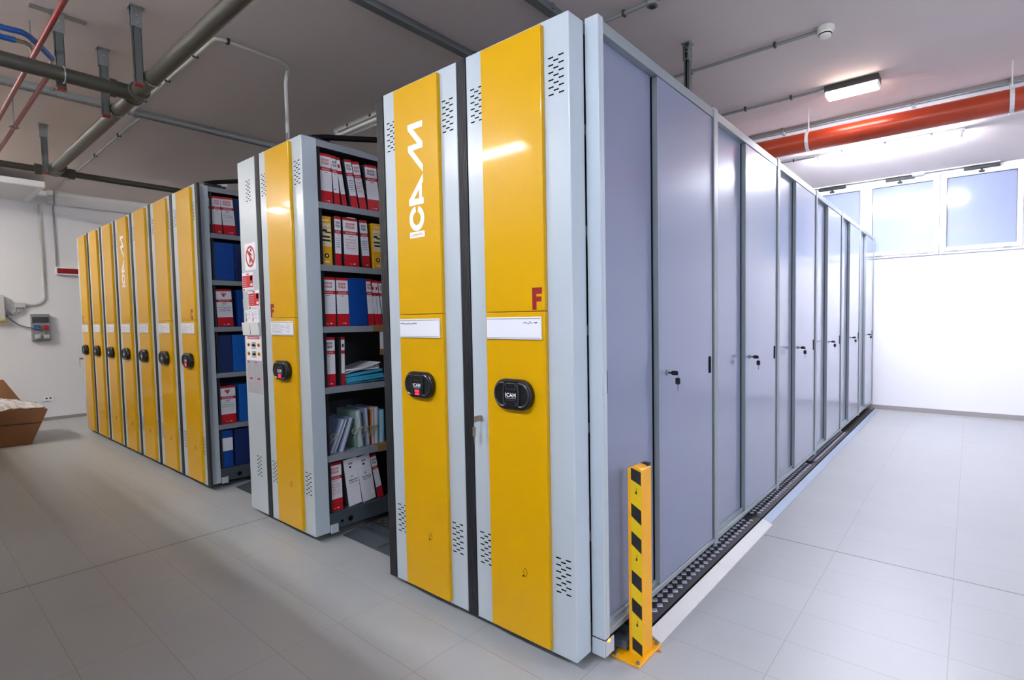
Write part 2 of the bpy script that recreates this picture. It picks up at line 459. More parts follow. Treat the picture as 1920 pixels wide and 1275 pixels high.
    if open_side:
        o = MB().box((xb-.004,.113,.034),(xb+.014,.160,.086))
        B(o, 'sensor_box', M_gry, bs, bevel=.003)
    if lock:
        lk = MB(); lx, lz = lock; PQ = PF(lx, .02, lz)
        lk.prism(disc(0,0,.013), PQ, .007)
        lo_ = B(lk, 'lock', M_chrome, bevel=.001)
        kk = MB(); kk.prism([(-.002,-.012),(.002,-.012),(.002,.012),(-.002,.012)], PF(lx,.013,lz), .034)
        kk.tube([(lx-.001,-.013,lz-.006),(lx-.006,-.02,lz-.02),(lx-.004,-.018,lz-.034)], .0012, 6)
        kk.prism([(-.012,-.075),(.004,-.075),(.006,-.034),(-.012,-.034)], PF(lx-.002,-.016,lz), .003)
        kk.prism([(-.006,-.105),(-.001,-.105),(-.001,-.075),(-.006,-.075)], PF(lx-.002,-.016,lz), .002)
        B(kk, 'key', M_brass, lo_)
    return r, B

N = ['yellow-fronted shelving unit at the far end, beside the wall with the socket panel',
     'second yellow-fronted shelving unit counting from the side wall with the carton',
     'third yellow-fronted shelving unit counting from the side wall with the carton',
     'smaller-looking far yellow shelving unit with white sideways lettering, in the closed block',
     'yellow-fronted shelving unit just nearer than the far one with white lettering',
     'yellow-fronted shelving unit next but one before the gap with blue box files',
     'yellow-fronted shelving unit with red letter C, open side full of blue files']
for k in range(1, 8):
    p1 = -3.64-.602*(7-k); p0 = p1-.540
    yx = -4.02-.602*(7-k)+(.03 if k == 1 else 0)
    unit(p0, p1, yx, 1, N[k-1], letter=('C', .232) if k == 7 else (('C', .006) if k == 1 else None), lit=(k == 7), withlogo=(k == 4), note=100*k, open_side=(k == 7), lock=(p0+.03, .925) if k == 1 else None)
unit(-2.815, -2.546, None, 0, 'narrow fixed grey shelving unit plastered with safety notices, no yellow cover', cover=False, group=None, single=True)
unit(-2.475, -1.902, -2.342, -1, 'yellow-fronted shelving unit with red letter F beside the open aisle, binders on its shelves', letter=('F', .004), lit=True, note=50, open_side=True)
unit(-1.063, -.523, -.95, -1, 'big yellow shelving unit with large white sideways lettering near the front corner', lit=True, withlogo=True, note=2)
U10, B10 = unit(-.460, .088, -.349, -1, 'corner shelving unit with red letter F and long side of sliding grey doors', letter=('F', .260), note=1, lock=(-.410, .925))

# long side of the corner unit: frame and sliding doors
L = 1.13; Y0 = .115; P1 = [1.172+L*k for k in range(5)]+[6.80]
o = MB(); o.box((.0895,Y0,.105),(.15,Y0+.012,2.447)); o.box((.128,Y0+.012,.105),(.15,Y0+.034,2.447))
B10(o, 'corner_post', M_gry, bevel=.002)
o = MB(); o.box((.0895,Y0-.002,.036),(.150,Y0+.004,.100)); o.box((.146,Y0+.006,.036),(.151,Y0+.062,.098)); 
ft = B10(o, 'corner_foot', M_gry, bevel=.0015)
B10(MB().prism(disc(.012,.096,.006,10), PS(.151, Y0+.012, 0), .004), 'pilot_lamp', M_ledo, ft)
o = MB(); o.box((.10,Y0+.034,2.39),(.149,YE,2.435)); o.box((.086,Y0+.034,2.42),(.10,YE,2.436)); B10(o, 'header_rail', M_trim, bevel=.002)
o = MB(); o.box((.10,Y0+.034,.108),(.149,YE,.132)); o.box((.086,Y0+.034,.108),(.128,YE,.15)); B10(o, 'sill_rail', M_trim, bevel=.002)
B10(MB().box((.083,Y0+.02,.11),(.087,YE,2.42)), 'inner_sheet', M_back)
for k in range(6):
    ya = Y0+.034 if k == 0 else P1[k-1]+.05
    yb = P1[k]
    if k >= 0:
        pz = (.094, 2.445)
        o = MB(); o.box((.10,yb,pz[0]),(.153,yb+.012,pz[1])); o.box((.147,yb+.012,pz[0]),(.153,yb+.05,pz[1])); o.box((.10,yb+.038,pz[0]),(.147,yb+.05,pz[1]))
        B10(o, 'door_post', M_trim, bevel=.0015)
    ym = ya+(yb-ya)*.415 if k else .566
    # rear leaf
    o = MB(); o.box((.105,ya+.002,.134),(.117,ym+.06,2.405))
    d1 = B10(o, 'sliding_door', M_door, bevel=.002)
    o = MB(); o.box((.1168,ya+.03,1.047),(.1178,ya+.05,1.135)); B10(o, 'pull_slot', M_blk, d1)
    # front leaf with a folded edge
    o = MB(); o.box((.130,ym+.022,.134),(.145,yb-.012,2.388)); o.box((.119,ym,.134),(.1455,ym+.022,2.388))
    d2 = B10(o, 'sliding_door', M_door, bevel=.002)
    o = MB().box((.1172,ym-.013,.136),(.1192,ym-.0012,2.386)); B10(o, 'shadow_gap_strip', M_blk, d1)  # black strip drawing the shadow line beside the folded edge
    o = MB().box((.1186,ym-.001,.135),(.1458,ym+.001,2.387)); B10(o, 'edge_strip', M_trim, d2)
    o = MB().box((.1446,yb-.062,1.045),(.1475,yb-.036,1.133))
    B10(o, 'pull_slot', M_blk, d2)
    o = MB().box((.124,yb-.0118,.136),(.141,yb-.0005,2.386)); B10(o, 'shadow_gap_strip', M_blk, d2)  # shade of the gap between leaf and post, as a black strip
    ly = ym+.075; lz = 1.090; x = .145
    o = MB().prism(disc(ly, lz, .0125), PS(x), .008); lk = B10(o, 'lock', M_steel, d2, bevel=.001)
    o = MB(); o.box((x+.008,ly-.0015,lz-.004),(x+.022,ly+.0015,lz+.004)); o.prism(rrect(0,0,.034,.020,.007), lambda u,v,w: (x+.040+u, ly-.003+w, lz+v), .006)
    o.tube([(x+.055,ly,lz), (x+.060,ly,lz-.012), (x+.056,ly,lz-.022)], .001, 5)
    o.prism(rrect(0,0,.022,.030,.006), lambda u,v,w: (x+.055+u, ly-.003+w, lz-.036+v), .006)
    o.box((x+.053,ly-.001,lz-.078),(x+.057,ly+.001,lz-.05), 1)
    B10(o, 'key', [M_plas, M_steel], lk)

# energy arms folded over the aisles
def arm(pts, lab_, z=2.462):
    r = thing('energy_chain', lab_, 'energy chain', (pts[0][0], pts[0][1], ZT), 'cable arms above the aisles')
    o = MB(); a, b = Vector(pts[0]+(z+.012,)), Vector(pts[1]+(z+.012,))
    d = (b-a).normalized(); n = Vector((-d.y, d.x, 0))*.018
    def bar(p, q, h0, h1): 
        o.hexa([p-n-Vector((0,0,h0)), q-n-Vector((0,0,h1)), q+n-Vector((0,0,h1)), p+n-Vector((0,0,h0))],[p-n+Vector((0,0,h0)), q-n+Vector((0,0,h1)), q+n+Vector((0,0,h1)), p+n+Vector((0,0,h0))])
    bar(a, a+d*.08, .005, .013); bar(a+d*.08, b, .013, .013)
    o.v = [tuple(Vector(v)-r.location) for v in o.v]; o.build('arm_bar', M_blk, r, bevel=.003)
    o = MB(); q = Vector(pts[0]); o.box((q.x-.03,q.y-.02,ZT-.001),(q.x+.05,q.y+.10,z+.004)); o.box((q.x+.0,q.y+.07,ZT-.001),(q.x+.055,q.y+.13,z-.006))
    o.v = [tuple(Vector(v)-r.location) for v in o.v]; o.build('arm_bracket', M_dk, r, bevel=.003)
arm([(-2.01,.125),(-1.20,1.02)], 'black folding cable arm running from the top of the binder-filled unit across the wider aisle')
arm([(-3.72,.115),(-3.02,.52)], 'black folding cable arm above the narrow aisle with the blue box files')

# ------------------------------------------------------------------ notices on the fixed unit
PN = lambda x, z: PF(x, .0195, z)
def notice(x, z, w, h, label, draw, th=.0012, base=M_wht, mats=None):
    mb = MB(); P = PF(0, 0, 0); mb.prism([(0,0),(w,0),(w,h),(0,h)], P, th)
    def R(a,b,c,d,mi): rect(mb, P, a*w,b*h,c*w,d*h,mi,th+.0003)
    draw(mb, P, w, h, R, th+.0003)
    o = mb.build('safety_notice', [base, M_red, M_blki, M_ruled, M_byel, M_paperg, M_ink]); o.location = (x,.0197,z)
    return tag(o, label, 'notice', 'notices taped to the fixed unit')
def d_proh(mb, P, w, h, R, t):
    cx, cz, ro, ri = w/2, h/2, w*.42, w*.33; n = 32
    for i in range(n):
        a, b = 2*PI*i/n, 2*PI*(i+1)/n
        mb.quad([P(cx+ri*math.cos(a),cz+ri*math.sin(a),t),P(cx+ro*math.cos(a),cz+ro*math.sin(a),t),P(cx+ro*math.cos(b),cz+ro*math.sin(b),t),P(cx+ri*math.cos(b),cz+ri*math.sin(b),t)],1)
    # figure reaching up
    mb.quad([P(cx+.014+.011*math.cos(2*PI*i/12),cz+.040+.012*math.sin(2*PI*i/12),t) for i in range(12)],2)
    for a,b,c,d,k in ((.004,.024,-.004,-.012,.016),(-.004,-.012,-.014,-.048,.010),(-.004,-.012,.008,-.046,.010),(.004,.02,-.018,.036,.008),(.006,.02,.03,.006,.008)):
        dx,dz = c-a,d-b; l = math.hypot(dx,dz); nx,nz = -dz/l*k/2, dx/l*k/2
        mb.quad([P(cx+a-nx,cz+b-nz,t),P(cx+c-nx,cz+d-nz,t),P(cx+c+nx,cz+d+nz,t),P(cx+a+nx,cz+b+nz,t)],2)
    a = w*.25; k = w*.045
    mb.quad([P(cx-a-k,cz+a-k,t+.0003),P(cx+a-k,cz-a-k,t+.0003),P(cx+a+k,cz-a+k,t+.0003),P(cx-a+k,cz+a+k,t+.0003)],1)
def d_red(seed):
    def f(mb, P, w, h, R, t):
        R(.03,.2,.97,.84,1); R(.42,.87,.62,.95,1)
        for i in range(5): rect(mb, P, w*.08, h*(.72-.11*i), w*(.42+.1*((i*3+seed) % 3)), h*(.735-.11*i), 0, t+.0003)
        R(.74,.56,.92,.80,0); R(.78,.60,.86,.76,2)
        rect(mb, P, w*.74,h*.28,w*.92,h*.40,0,t+.0003); R(.06,.04,.2,.15,1); 
        for i in range(2): R(.3,.05+.06*i,.9,.07+.06*i,3)
    return f
def d_small(mb, P, w, h, R, t):
    for i in range(6): R(.3,.86-.12*i,.9-.1*(i % 2),.89-.12*i,3)
    R(.08,.06,.22,.34,1); R(.1,.40,.18,.8,6)
def d_inst(mb, P, w, h, R, t):
    R(.1,.86,.92,.97,1); rect(mb, P, w*.16,h*.90,w*.86,h*.93,0,t+.0003)
    for a in (.16,.84):
        for b in (.62,.26):
            mb.quad([P(w*a+.026*math.cos(2*PI*i/12),h*b+.015*math.sin(2*PI*i/12),t) for i in range(12)],4)
            mb.quad([P(w*a+.013*math.cos(2*PI*i/12),h*b+.008*math.sin(2*PI*i/12),t+.0003) for i in range(12)],2)
    for b in (.62,.26):
        R(.36,b-.12,.66,b+.12,5); R(.4,b-.05,.62,b+.02,3); R(.48,b-.04,.54,b+.06,1)
        R(.3,b-.15,.72,b-.14,2)
def d_grey(mb, P, w, h, R, t):
    R(.05,.93,.4,.97,1); R(.35,.42,.75,.48,1)
    for i in range(9): R(.12,.86-.045*i,.6+.1*((i*5) % 4),.868-.045*i,3)
    for i in range(6): R(.12,.34-.045*i,.6+.1*((i*3) % 4),.348-.045*i,3)
notice(-2.748,1.700,.172,.180,'white square sign with red prohibition ring around a reaching figure, topmost on the fixed unit', d_proh)
notice(-2.808,1.558,.178,.128,'white and red notice directly below the round prohibition sign', d_red(0))
notice(-2.722,1.432,.175,.130,'lower of the two white and red notices, tucked against the black rubber edge', d_red(1))
notice(-2.778,1.348,.100,.082,'small white leaflet with thermometer mark, farther from the rubber edge', d_small)
notice(-2.672,1.348,.100,.082,'small white leaflet next to the black rubber edge above the paper pocket', d_small)
notice(-2.786,1.088,.236,.168,'white instruction sheet with red heading and four yellow dots', d_inst)
notice(-2.786,.862,.112,.224,'grey printed sheet low on the fixed unit, the one farther from the rubber edge', d_grey, base=M_paperg)
notice(-2.668,.862,.112,.224,'grey printed sheet low on the fixed unit, the one next to the rubber edge', d_grey, base=M_paperg)
r = thing('document_pocket', 'pale grey paper pocket bulging out between the leaflets and the instruction sheet', 'document holder', (-2.812,.0195,1.258))
o = MB(); o.hexa([(0,0,0),(.262,0,0),(.262,-.010,.0),(0,-.010,0)],[(0,0,.088),(.262,0,.088),(.262,-.016,.088),(0,-.016,.088)]); o.build('pocket', M_lampb, r, bevel=.003)
MB().box((.132,-.0155,.004),(.1335,-.009,.084)).build('fold', M_ruled, r)

# ------------------------------------------------------------------ binders and papers
def binder(xf, y0, z0, w, h, sh, style, label, seed=0, depth=.27, txt='red', grp='binders on the shelves', hand=0, name=None, cat='binder'):
    """sh: how far the top leans towards the front aisle (m)"""
    nm = name or ('box_file' if style in ('blue','navy','bright','bluelabel','bluetag') else 'ring_binder')
    r = thing(nm, label, 'box file' if nm == 'box_file' else cat, (xf, y0, z0+.001), grp, (math.asin(max(-.5,min(.5,sh/h))), 0, 0))
    body = {'blue':M_bblue,'navy':M_bblue2,'bright':M_bblue3,'bluelabel':M_bblue,'bluetag':M_bblue,'yellow':M_byel}.get(style, M_binder)
    e = .0
    MB().box((-depth,0,0),(-.001,w,h)).build('cover', body, r, bevel=.002)
    P = PS(-.001, 0, 0); m = MB()
    mats = [M_paper, M_red, M_pink, M_ruled, M_ink, M_blki, M_byel, M_cream, M_frame]
    R = lambda a,b,c,d,mi,wd=.0006: rect(m, P, a*w, b*h, c*w, d*h, mi, wd)
    if style == 'rp':
        R(0,0,1,.25,1); R(0,.25,1,.945,0); R(0,.945,1,1,1); R(0,.655,1,.725,1,.0009)
        ti = 1 if txt == 'red' else 5
        if w > .03:
            fw = w*(.62 if w > .05 else .66)
            if txt == 'logo':
                for i in range(3):
                    R(.34,.845+.02*i,.66,.86+.02*i,1,.0009)
                R(.44,.80,.56,.85,1,.0009)
            else:
                m.text('REGIONE', P, (w-fw)/2, h*.855, h*.062, ti, .001, fit=fw, bold=.03)
                m.text('PUGLIA', P, (w-fw)/2, h*.785, h*.075, ti, .001, fit=fw, bold=.03)
            m.text('ARCHIVIO', P, w*.14, h*.670, h*.052, 0, .0013, fit=w*.72)
        else:
            R(.25,.79,.75,.86,ti,.0009)
        R(.36,.615,.66,.63,2,.0009)
        for i in range(6): R(.1,.56-.045*i,.92,.563-.045*i,3,.0009)
        if w > .05: m.text('No.', P, w*.38, h*.045, h*.03, 0, .001); R(.6,.045,.74,.065,0,.0009)
        if hand == 1:
            for i in range(5): scribble(m, P, w*.16, h*(.55-.045*i), w*.66, h*.03, 4, .0012, seed+i)
        elif hand == 2:
            for i in range(4): scribble(m, P, w*.12, h*(.54-.06*i), w*.72, h*.04, 2, .0012, seed+i)
        elif hand == 3:
            scribble(m, P, w*.3, h*.57, w*.3, h*.05, 5, .0012, seed); R(.12,.50,.9,.507,5,.0011); R(.12,.45,.9,.457,5,.0011)
        elif hand == 4: scribble(m, P, w*.2, h*.31, w*.3, h*.03, 4, .0012, seed, th=.004)
        if hand == 5:
            scribble(m, P, w*.3, h*.56, w*.3, h*.05, 4, .0012, seed)
            for i in range(3): scribble(m, P, w*.12, h*(.50-.045*i), w*.78, h*.028, 4, .0012, seed+i)
    elif style == 'yellow':
        R(0,0,1,1,6); R(.05,.38,.95,.86,7,.0008); R(.16,.90,.8,.935,7,.0009)
        scribble(m, P, w*.12, h*.74, w*.8, h*.07, 2, .0012, seed, th=.004)
        R(.12,.68,.6,.73,5,.001); R(.45,.655,.95,.69,5,.001)
        R(.12,.56,.86,.60,5,.001); R(.16,.485,.9,.525,5,.001); scribble(m, P, w*.25, h*.42, w*.15, h*.03, 4, .0012, seed+3)
        m.quad([P(w*.5+.015*math.cos(2*PI*i/14), h*.19+.015*math.sin(2*PI*i/14), .001) for i in range(14)], 5)
        m.quad([P(w*.5+.006*math.cos(2*PI*i/14), h*.19+.006*math.sin(2*PI*i/14), .0014) for i in range(14)], 8)
        R(.3,.045,.74,.085,7,.001)
    elif style == 'white':
        R(0,0,1,1,0); R(0,.42,1,.985,7 if False else 0,.0008); R(.34,.87,.66,.92,3,.001); R(.38,.80,.54,.84,5,.001); R(.1,.74,.92,.743,3,.001)
        R(.44,.60,.56,.64,3,.001); scribble(m, P, w*.22, h*.525, w*.68, h*.035, 5, .0012, seed, th=.0035); scribble(m, P, w*.22, h*.48, w*.68, h*.03, 5, .0012, seed+1, th=.003); R(.3,.455,.8,.46,3,.001)
        R(0,.40,1,.403,3,.001)
        rr = random.Random(seed)
        for i in range(7):
            a = rr.random()*.8+.05; R(a,.05+.05*i,a+.06,.16+.03*i,8,.0012)
    elif style == 'bluelabel': R(.04,.45,.98,.80,8); 
    elif style == 'bluetag': R(.38,.52,.98,.74,7)
    if m.v: m.build('spine_label', mats, r)
    return r
X8, X7 = -1.935, -3.668
G1 = 'binders on the shelves of the wider aisle'
T = 2.068
binder(X8,.118,T,.026,.295,.0,'rp','narrow half-hidden red and white binder, inner end of the wider aisle top shelf',1,grp=G1)
binder(X8,.146,T,.070,.300,.005,'rp','widest upright red and white binder on the top shelf, wider aisle',2,grp=G1)
binder(X8,.228,T,.035,.298,.018,'rp','slim black-headed red and white binder beside the widest one, top shelf',3,txt='black',hand=4,grp=G1)
binder(X8,.279,T,.028,.296,.040,'rp','thinnest leaning red and white binder on the top shelf, before the wider dark gap',4,hand=4,grp=G1)
binder(X8,.337,T,.045,.298,.042,'rp','leaning red and white binder with green handwriting on the top shelf',5,txt='black',hand=1,grp=G1)
binder(X8,.395,T,.048,.296,.050,'rp','leaning red and white binder with red handwriting and red heading on the top shelf',6,hand=2,grp=G1)
binder(X8,.452,T,.083,.295,.020,'rp','wide black-headed red and white binder on the top shelf next to the rubber edge',7,txt='black',grp=G1)
binder(X8,.545,T,.06,.295,.02,'rp','red and white binder of the top shelf mostly hidden behind the rubber edge',8,grp=G1)
T = 1.692
binder(X8,.134,T,.066,.296,.002,'yellow','yellow binder with black bars at the inner end of the second shelf',9,grp=G1)
binder(X8,.219,T,.039,.306,-.002,'rp','slim red and white binder with blue handwriting just past the yellow one',10,txt='black',hand=1,grp=G1)
binder(X8,.279,T,.096,.306,.006,'rp','fat red and white binder with a paper slip sticking out on top, second shelf',11,hand=2,grp=G1)
binder(X8,.401,T,.051,.306,.017,'rp','red and white binder with blue handwriting between the fat one and the second yellow one',12,txt='black',hand=1,grp=G1)
binder(X8,.479,T,.062,.296,.008,'yellow','yellow binder on the second shelf next to the black rubber edge',13,grp=G1)
MB().box((-.12,0,0),(0,.05,.006)).build('paper_slip', M_paper).location = (X8-.004,.31,T+.308)
tag(bpy.data.objects['paper_slip'], 'white paper slip lying on top of the fat binder of the second shelf', 'paper')
T = 1.315
binder(X8,.116,T,.094,.302,.0,'rp','broad red and white binder at the inner end of the wider aisle third shelf',14,txt='red',grp=G1)
binder(X8,.220,T,.075,.302,.003,'rp','red and white binder between the broad one and the big blue box file, third shelf',15,txt='red',grp=G1)
binder(X8,.299,T,.124,.305,.006,'blue','big plain dark blue box file in the middle of the third shelf',16,grp=G1)
binder(X8,.428,T,.042,.304,.012,'rp','first slim leaning red and white binder beside the blue box file',17,grp=G1)
binder(X8,.478,T,.025,.298,.030,'rp','slim leaning red and white binder with torn label, third shelf',18,grp=G1)
binder(X8,.506,T,.023,.298,.032,'rp','second slim leaning red and white binder, past the torn one',19,grp=G1)
binder(X8,.536,T,.05,.296,.034,'rp','red and white binder of the third shelf partly behind the rubber edge',20,grp=G1)
T = .940
binder(X8,.115,T,.079,.306,-.001,'rp','wide red and white binder with black heading, inner end of the fourth shelf',21,txt='black',grp=G1)
binder(X8,.231,T,.022,.305,-.006,'rp','very thin red and white binder beside the stack of blue folders',22,txt='black',grp=G1)
T = .153
binder(X8,.120,T,.092,.305,.003,'rp','red and white binder at the inner end of the bottom shelf, wider aisle',23,hand=2,grp=G1)
binder(X8,.252,T,.088,.308,.030,'white','leaning white binder with black lines, nearer the red one on the bottom shelf',24,grp=G1)
binder(X8,.347,T,.092,.308,.038,'white','second leaning white binder with black lines on the bottom shelf',25,grp=G1)
binder(X8,.456,T,.040,.306,.052,'rp','narrow tilted red and white binder past the two white ones on the bottom shelf',26,txt='black',grp=G1)
G2 = 'files on the shelves of the narrow aisle'
T = 2.068
binder(X7,.120,T,.030,.294,.004,'rp','sliver of a red and white binder, inner end of narrow aisle top shelf',31,grp=G2)
binder(X7,.154,T,.053,.300,.008,'rp','narrower red and white binder on the narrow aisle top shelf',32,grp=G2)
binder(X7,.217,T,.088,.302,.018,'rp','wider red and white binder with black handwriting on the narrow aisle top shelf',33,hand=3,grp=G2)
binder(X7,.312,T,.10,.304,.018,'navy','dark blue box file at the end of the narrow aisle top shelf',34,grp=G2)
T = 1.692
binder(X7,.126,T,.155,.308,.0,'blue','broad plain blue box file on the second shelf of the narrow aisle',35,grp=G2)
binder(X7,.288,T,.11,.308,.0,'navy','darker blue box file beside the broad one on the second shelf of the narrow aisle',36,grp=G2)
T = 1.315
binder(X7,.146,T,.112,.304,.010,'rp','red and white binder with blue handwriting standing among blue files, third shelf, narrow aisle',37,txt='logo',hand=5,grp=G2)
binder(X7,.297,T,.10,.304,.006,'bluetag','blue box file with a cream paper tag, third shelf of the narrow aisle',38,grp=G2)
T = .940
binder(X7,.126,T,.112,.305,.0,'navy','navy box file on the fourth shelf of the narrow aisle',39,grp=G2)
binder(X7,.242,T,.12,.305,.0,'bright','bright blue box file on the fourth shelf of the narrow aisle',40,grp=G2)
T = .516
binder(X7,.133,T,.114,.310,.0,'rp','red and white binder below the navy box file, fifth shelf, narrow aisle',41,txt='logo',hand=3,grp=G2)
binder(X7,.276,T,.12,.313,.0,'bright','bright blue box file on the fifth shelf of the narrow aisle',42,grp=G2)
T = .153
binder(X7,.124,T,.090,.306,.0,'bluelabel','blue box file with a white label on the bottom shelf of the narrow aisle',43,grp=G2)
binder(X7,.230,T,.115,.304,.0,'navy','dark navy box file at the bottom of the narrow aisle',44,grp=G2)

# stack of folders on shelf four
def sheet_stack(nm, label, cat, x0, x1, y0, y1, z0, z1, ht, m, grp, layers=1, seed=0, rise=0):
    r = random.Random(seed); mb = MB(); n = 12
    for l in range(layers):
        a = ht*l/layers; b = ht*(l+1)/layers-.0012; dx = r.uniform(-.006,.006); dy = r.uniform(-.004,.004)
        for i in range(n):
            u0, u1 = i/n, (i+1)/n
            f = lambda u: z0+(z1-z0)*u+rise*math.sin(u*PI*1.3+l)
            ya, yb = y0+(y1-y0)*u0+dy, y0+(y1-y0)*u1+dy
            mb.hexa([(x0+dx,ya,f(u0)+a),(x1+dx,ya,f(u0)+a),(x1+dx,yb,f(u1)+a),(x0+dx,yb,f(u1)+a)],[(x0+dx,ya,f(u0)+b),(x1+dx,ya,f(u0)+b),(x1+dx,yb,f(u1)+b),(x0+dx,yb,f(u1)+b)])
    L_ = ((x0+x1)/2, (y0+y1)/2, z0)
    return tag(mb.build(nm, m, loc=L_), label, cat, grp)
GS = 'folders stacked on the fourth shelf'
sheet_stack('paper_folder','lowest teal folder of the stack on the fourth shelf','folder',-2.19,-1.94,.262,.532,.941,.946,.010,M_teal,GS,2,1)
sheet_stack('paper_folder','thick teal folder in the middle of the stack on the fourth shelf','folder',-2.20,-1.94,.262,.530,.953,.966,.030,M_teal,GS,2,2)
sheet_stack('paper_folder','upper teal folder just under the loose white sheets','folder',-2.19,-1.945,.262,.522,.985,1.008,.018,M_teal,GS,1,3)
sheet_stack('paper_folder','loose pile of white sheets topping the teal folders','papers',-2.20,-1.95,.262,.505,1.005,1.030,.034,M_paper,GS,4,4,.010)
# leaning document folders on shelf five
GF = 'folders leaning on the fifth shelf'
def folder(y0, sh, w, h, m, label, depth=.24, tie=True, x=-1.96):
    r = thing('document_folder', label, 'folder', (x, y0, .5165), GF, (math.asin(sh/h), 0, 0))
    MB().box((-depth,0,0),(0,w,h)).build('cover', m, r, bevel=.0015)
    p = MB(); 
    for i in range(3): p.box((-depth+.01,w*(.2+.2*i),.004),(.002,w*(.28+.2*i),h-.004))
    p.build('paper_edge', M_paper, r)
    if tie:
        t = MB(); t.tube([(.003,-.004,h*.5),(.006,w/2,h*.52),(.003,w+.004,h*.5)], .003, 6)
        t.tube([(.004,0,h*.5)]+[(.008+.004*math.sin(a),-.02-.015*math.cos(a),h*.48+.018*math.sin(a)) for a in [k/8*2*PI for k in range(9)]], .0018, 5)
        t.tube([(.005,w/2,h*.52),(.012,-.012,h*.42),(.014,-.03,h*.28)], .002, 5)
        t.build('tie_tape', M_tape, r)
folder(.152,-.085,.024,.225,M_bfold,'blue-grey tied folder lying back steepest, innermost of the three on the fifth shelf')
folder(.178,-.085,.014,.22,M_gfold,'thin grey-green folder between two tied ones lying back on the fifth shelf', tie=False)
folder(.212,-.075,.030,.225,M_bfold,'thicker blue-grey folder leaning back, outermost of the three on the fifth shelf', tie=False)
folder(.338,.015,.042,.245,M_gfold,'grey-green tied folder with dangling tape standing in the middle of the fifth shelf')
folder(.402,.010,.022,.255,M_bfold,'slim upright tied folder past the grey-green one on the fifth shelf')
folder(.440,-.004,.012,.235,M_ofold,'thin orange folder standing on the fifth shelf')
folder(.455,-.006,.030,.25,M_paperg,'pale bulging folder next to the thin orange one', tie=True)
folder(.490,-.004,.040,.228,M_teal,'teal folder at the rubber edge end of the fifth shelf', tie=False)
def kraft(label, y0, y1, zt, zb, strip):
    o = MB(); x = -1.905
    o.box((x-.16,y0,zt),(x+.002,y1,zt+.004)); o.box((x,y0,zb),(x+.004,y1,zt+.004))
    r = tag(o.build('kraft_folder', M_kraft, loc=(x,y0,zt), bevel=.001), label, 'folder', 'kraft folders hanging over shelf edges')
    a, b, c, d = strip
    o = MB(); o.box((x+.001,a,c),(x+.003,b,zb)); o.v = [(v[0]-x, v[1]-y0, v[2]-zt) for v in o.v]; o.build('flap', M_kraft, r)
    o = MB(); o.box((x+.0031,a+.002,c+d),(x+.0042,b,zb-.004)); 
    P = PS(x+.0042,0,0)
    for i in range(7): rect(o, P, a+.008, zb-.018-.014*i, b-.008, zb-.016-.014*i, 1)
    o.v = [(v[0]-x, v[1]-y0, v[2]-zt) for v in o.v]; o.build('label_card', [M_paper, M_ruled], r)
kraft('brown kraft folder with a white card hanging over the edge of the third shelf', .440,.56,1.3155,1.276,(.483,.545,1.12,.04))
kraft('brown kraft folder hanging over the fifth shelf edge with a thin strip', .446,.56,.5165,.474,(.522,.535,.34,.0))

# ------------------------------------------------------------------ floor platform
def lozenges(mb, x0, x1, y0, y1, z, sx, sy, lx, ly, mi):
    nx = int((x1-x0)/sx); ny = int((y1-y0)/sy)
    for j in range(ny):
        for i in range(nx):
            cx = x0+(i+.5)*sx; cy = y0+(j+.5)*sy+(sy/2 if i % 2 else 0)
            if cy+ly > y1: continue
            pts = [(cx-.003,cy-.019),(cx+.018,cy-.003),(cx+.003,cy+.019),(cx-.018,cy+.003)]
            k = .82
            o = len(mb.v)
            mb.add([(a,b,z) for a,b in pts]+[(cx+(a-cx)*k,cy+(b-cy)*k,z+.003) for a,b in pts], [(4,5,6,7),(0,1,5,4),(1,2,6,5),(2,3,7,6),(3,0,4,7)], mi)
def tread(x0, x1, y0, y1, label, zt=.030):
    o = MB().box((x0,y0,.004),(x1,y1,zt)); lozenges(o, -.0045, .162, y0+.02, y1-.01, zt, .0405, .0508, .040, .040, 1)
    return tag(o.build('tread_plate', [M_plate, M_tread], loc=((x0+x1)/2,(y0+y1)/2,.0)), label, 'floor plate', 'tread plates beside the sliding doors')
tread(.02,.182,.40,1.865,'studded metal tread plate in the floor beside the hazard post')
tread(.02,.182,1.880,3.420,'second studded metal tread plate along the sliding doors')
tread(.02,.182,3.435,4.960,'last studded tread plate, just before the plain steel channel')
o = MB(); o.box((.02,4.975,.002),(.182,6.80,.012)); o.box((.10,4.975,.012),(.125,6.80,.026)); o.box((.165,4.975,.012),(.182,6.80,.026))
tag(o.build('floor_channel', M_galv, loc=(.1,5.9,0)), 'plain grey steel channel in the floor beyond the studded plates', 'floor channel')
def ramp(x0, x1, y0, y1, m, label):
    o = MB().hexa([(x0,y0,.002),(x1,y0,.0005),(x1,y1,.0005),(x0,y1,.002)],[(x0,y0,.031),(x1,y0,.0045),(x1,y1,.0045),(x0,y1,.031)])
    n = int((y1-y0)/.35)
    for i in range(n+1):
        yy = y0+.06+(y1-y0-.12)*i/max(n,1)
        o.prism(disc(x0+.007, yy, .004, 8), lambda u,v,w: (u, v, .0275+w), .0022, 1)
    tag(o.build('edge_ramp', [m, M_tread], loc=((x0+x1)/2,(y0+y1)/2,0)), label, 'ramp strip', 'sloped steel strips along the tread plates')
ramp(.194,.256,.365,1.86,M_ramp,'pale scuffed sloped steel strip on the floor beside the hazard post')
ramp(.194,.240,1.862,6.79,M_ramp2,'long bluish sloped steel strip on the floor running to the window wall')
o = MB().box((.1825,.365,.002),(.1935,6.79,.0315)); tag(o.build('edge_strip', M_blk, loc=(.188,3.5,0)), 'thin black steel strip between tread plates and sloped strips', 'edging')
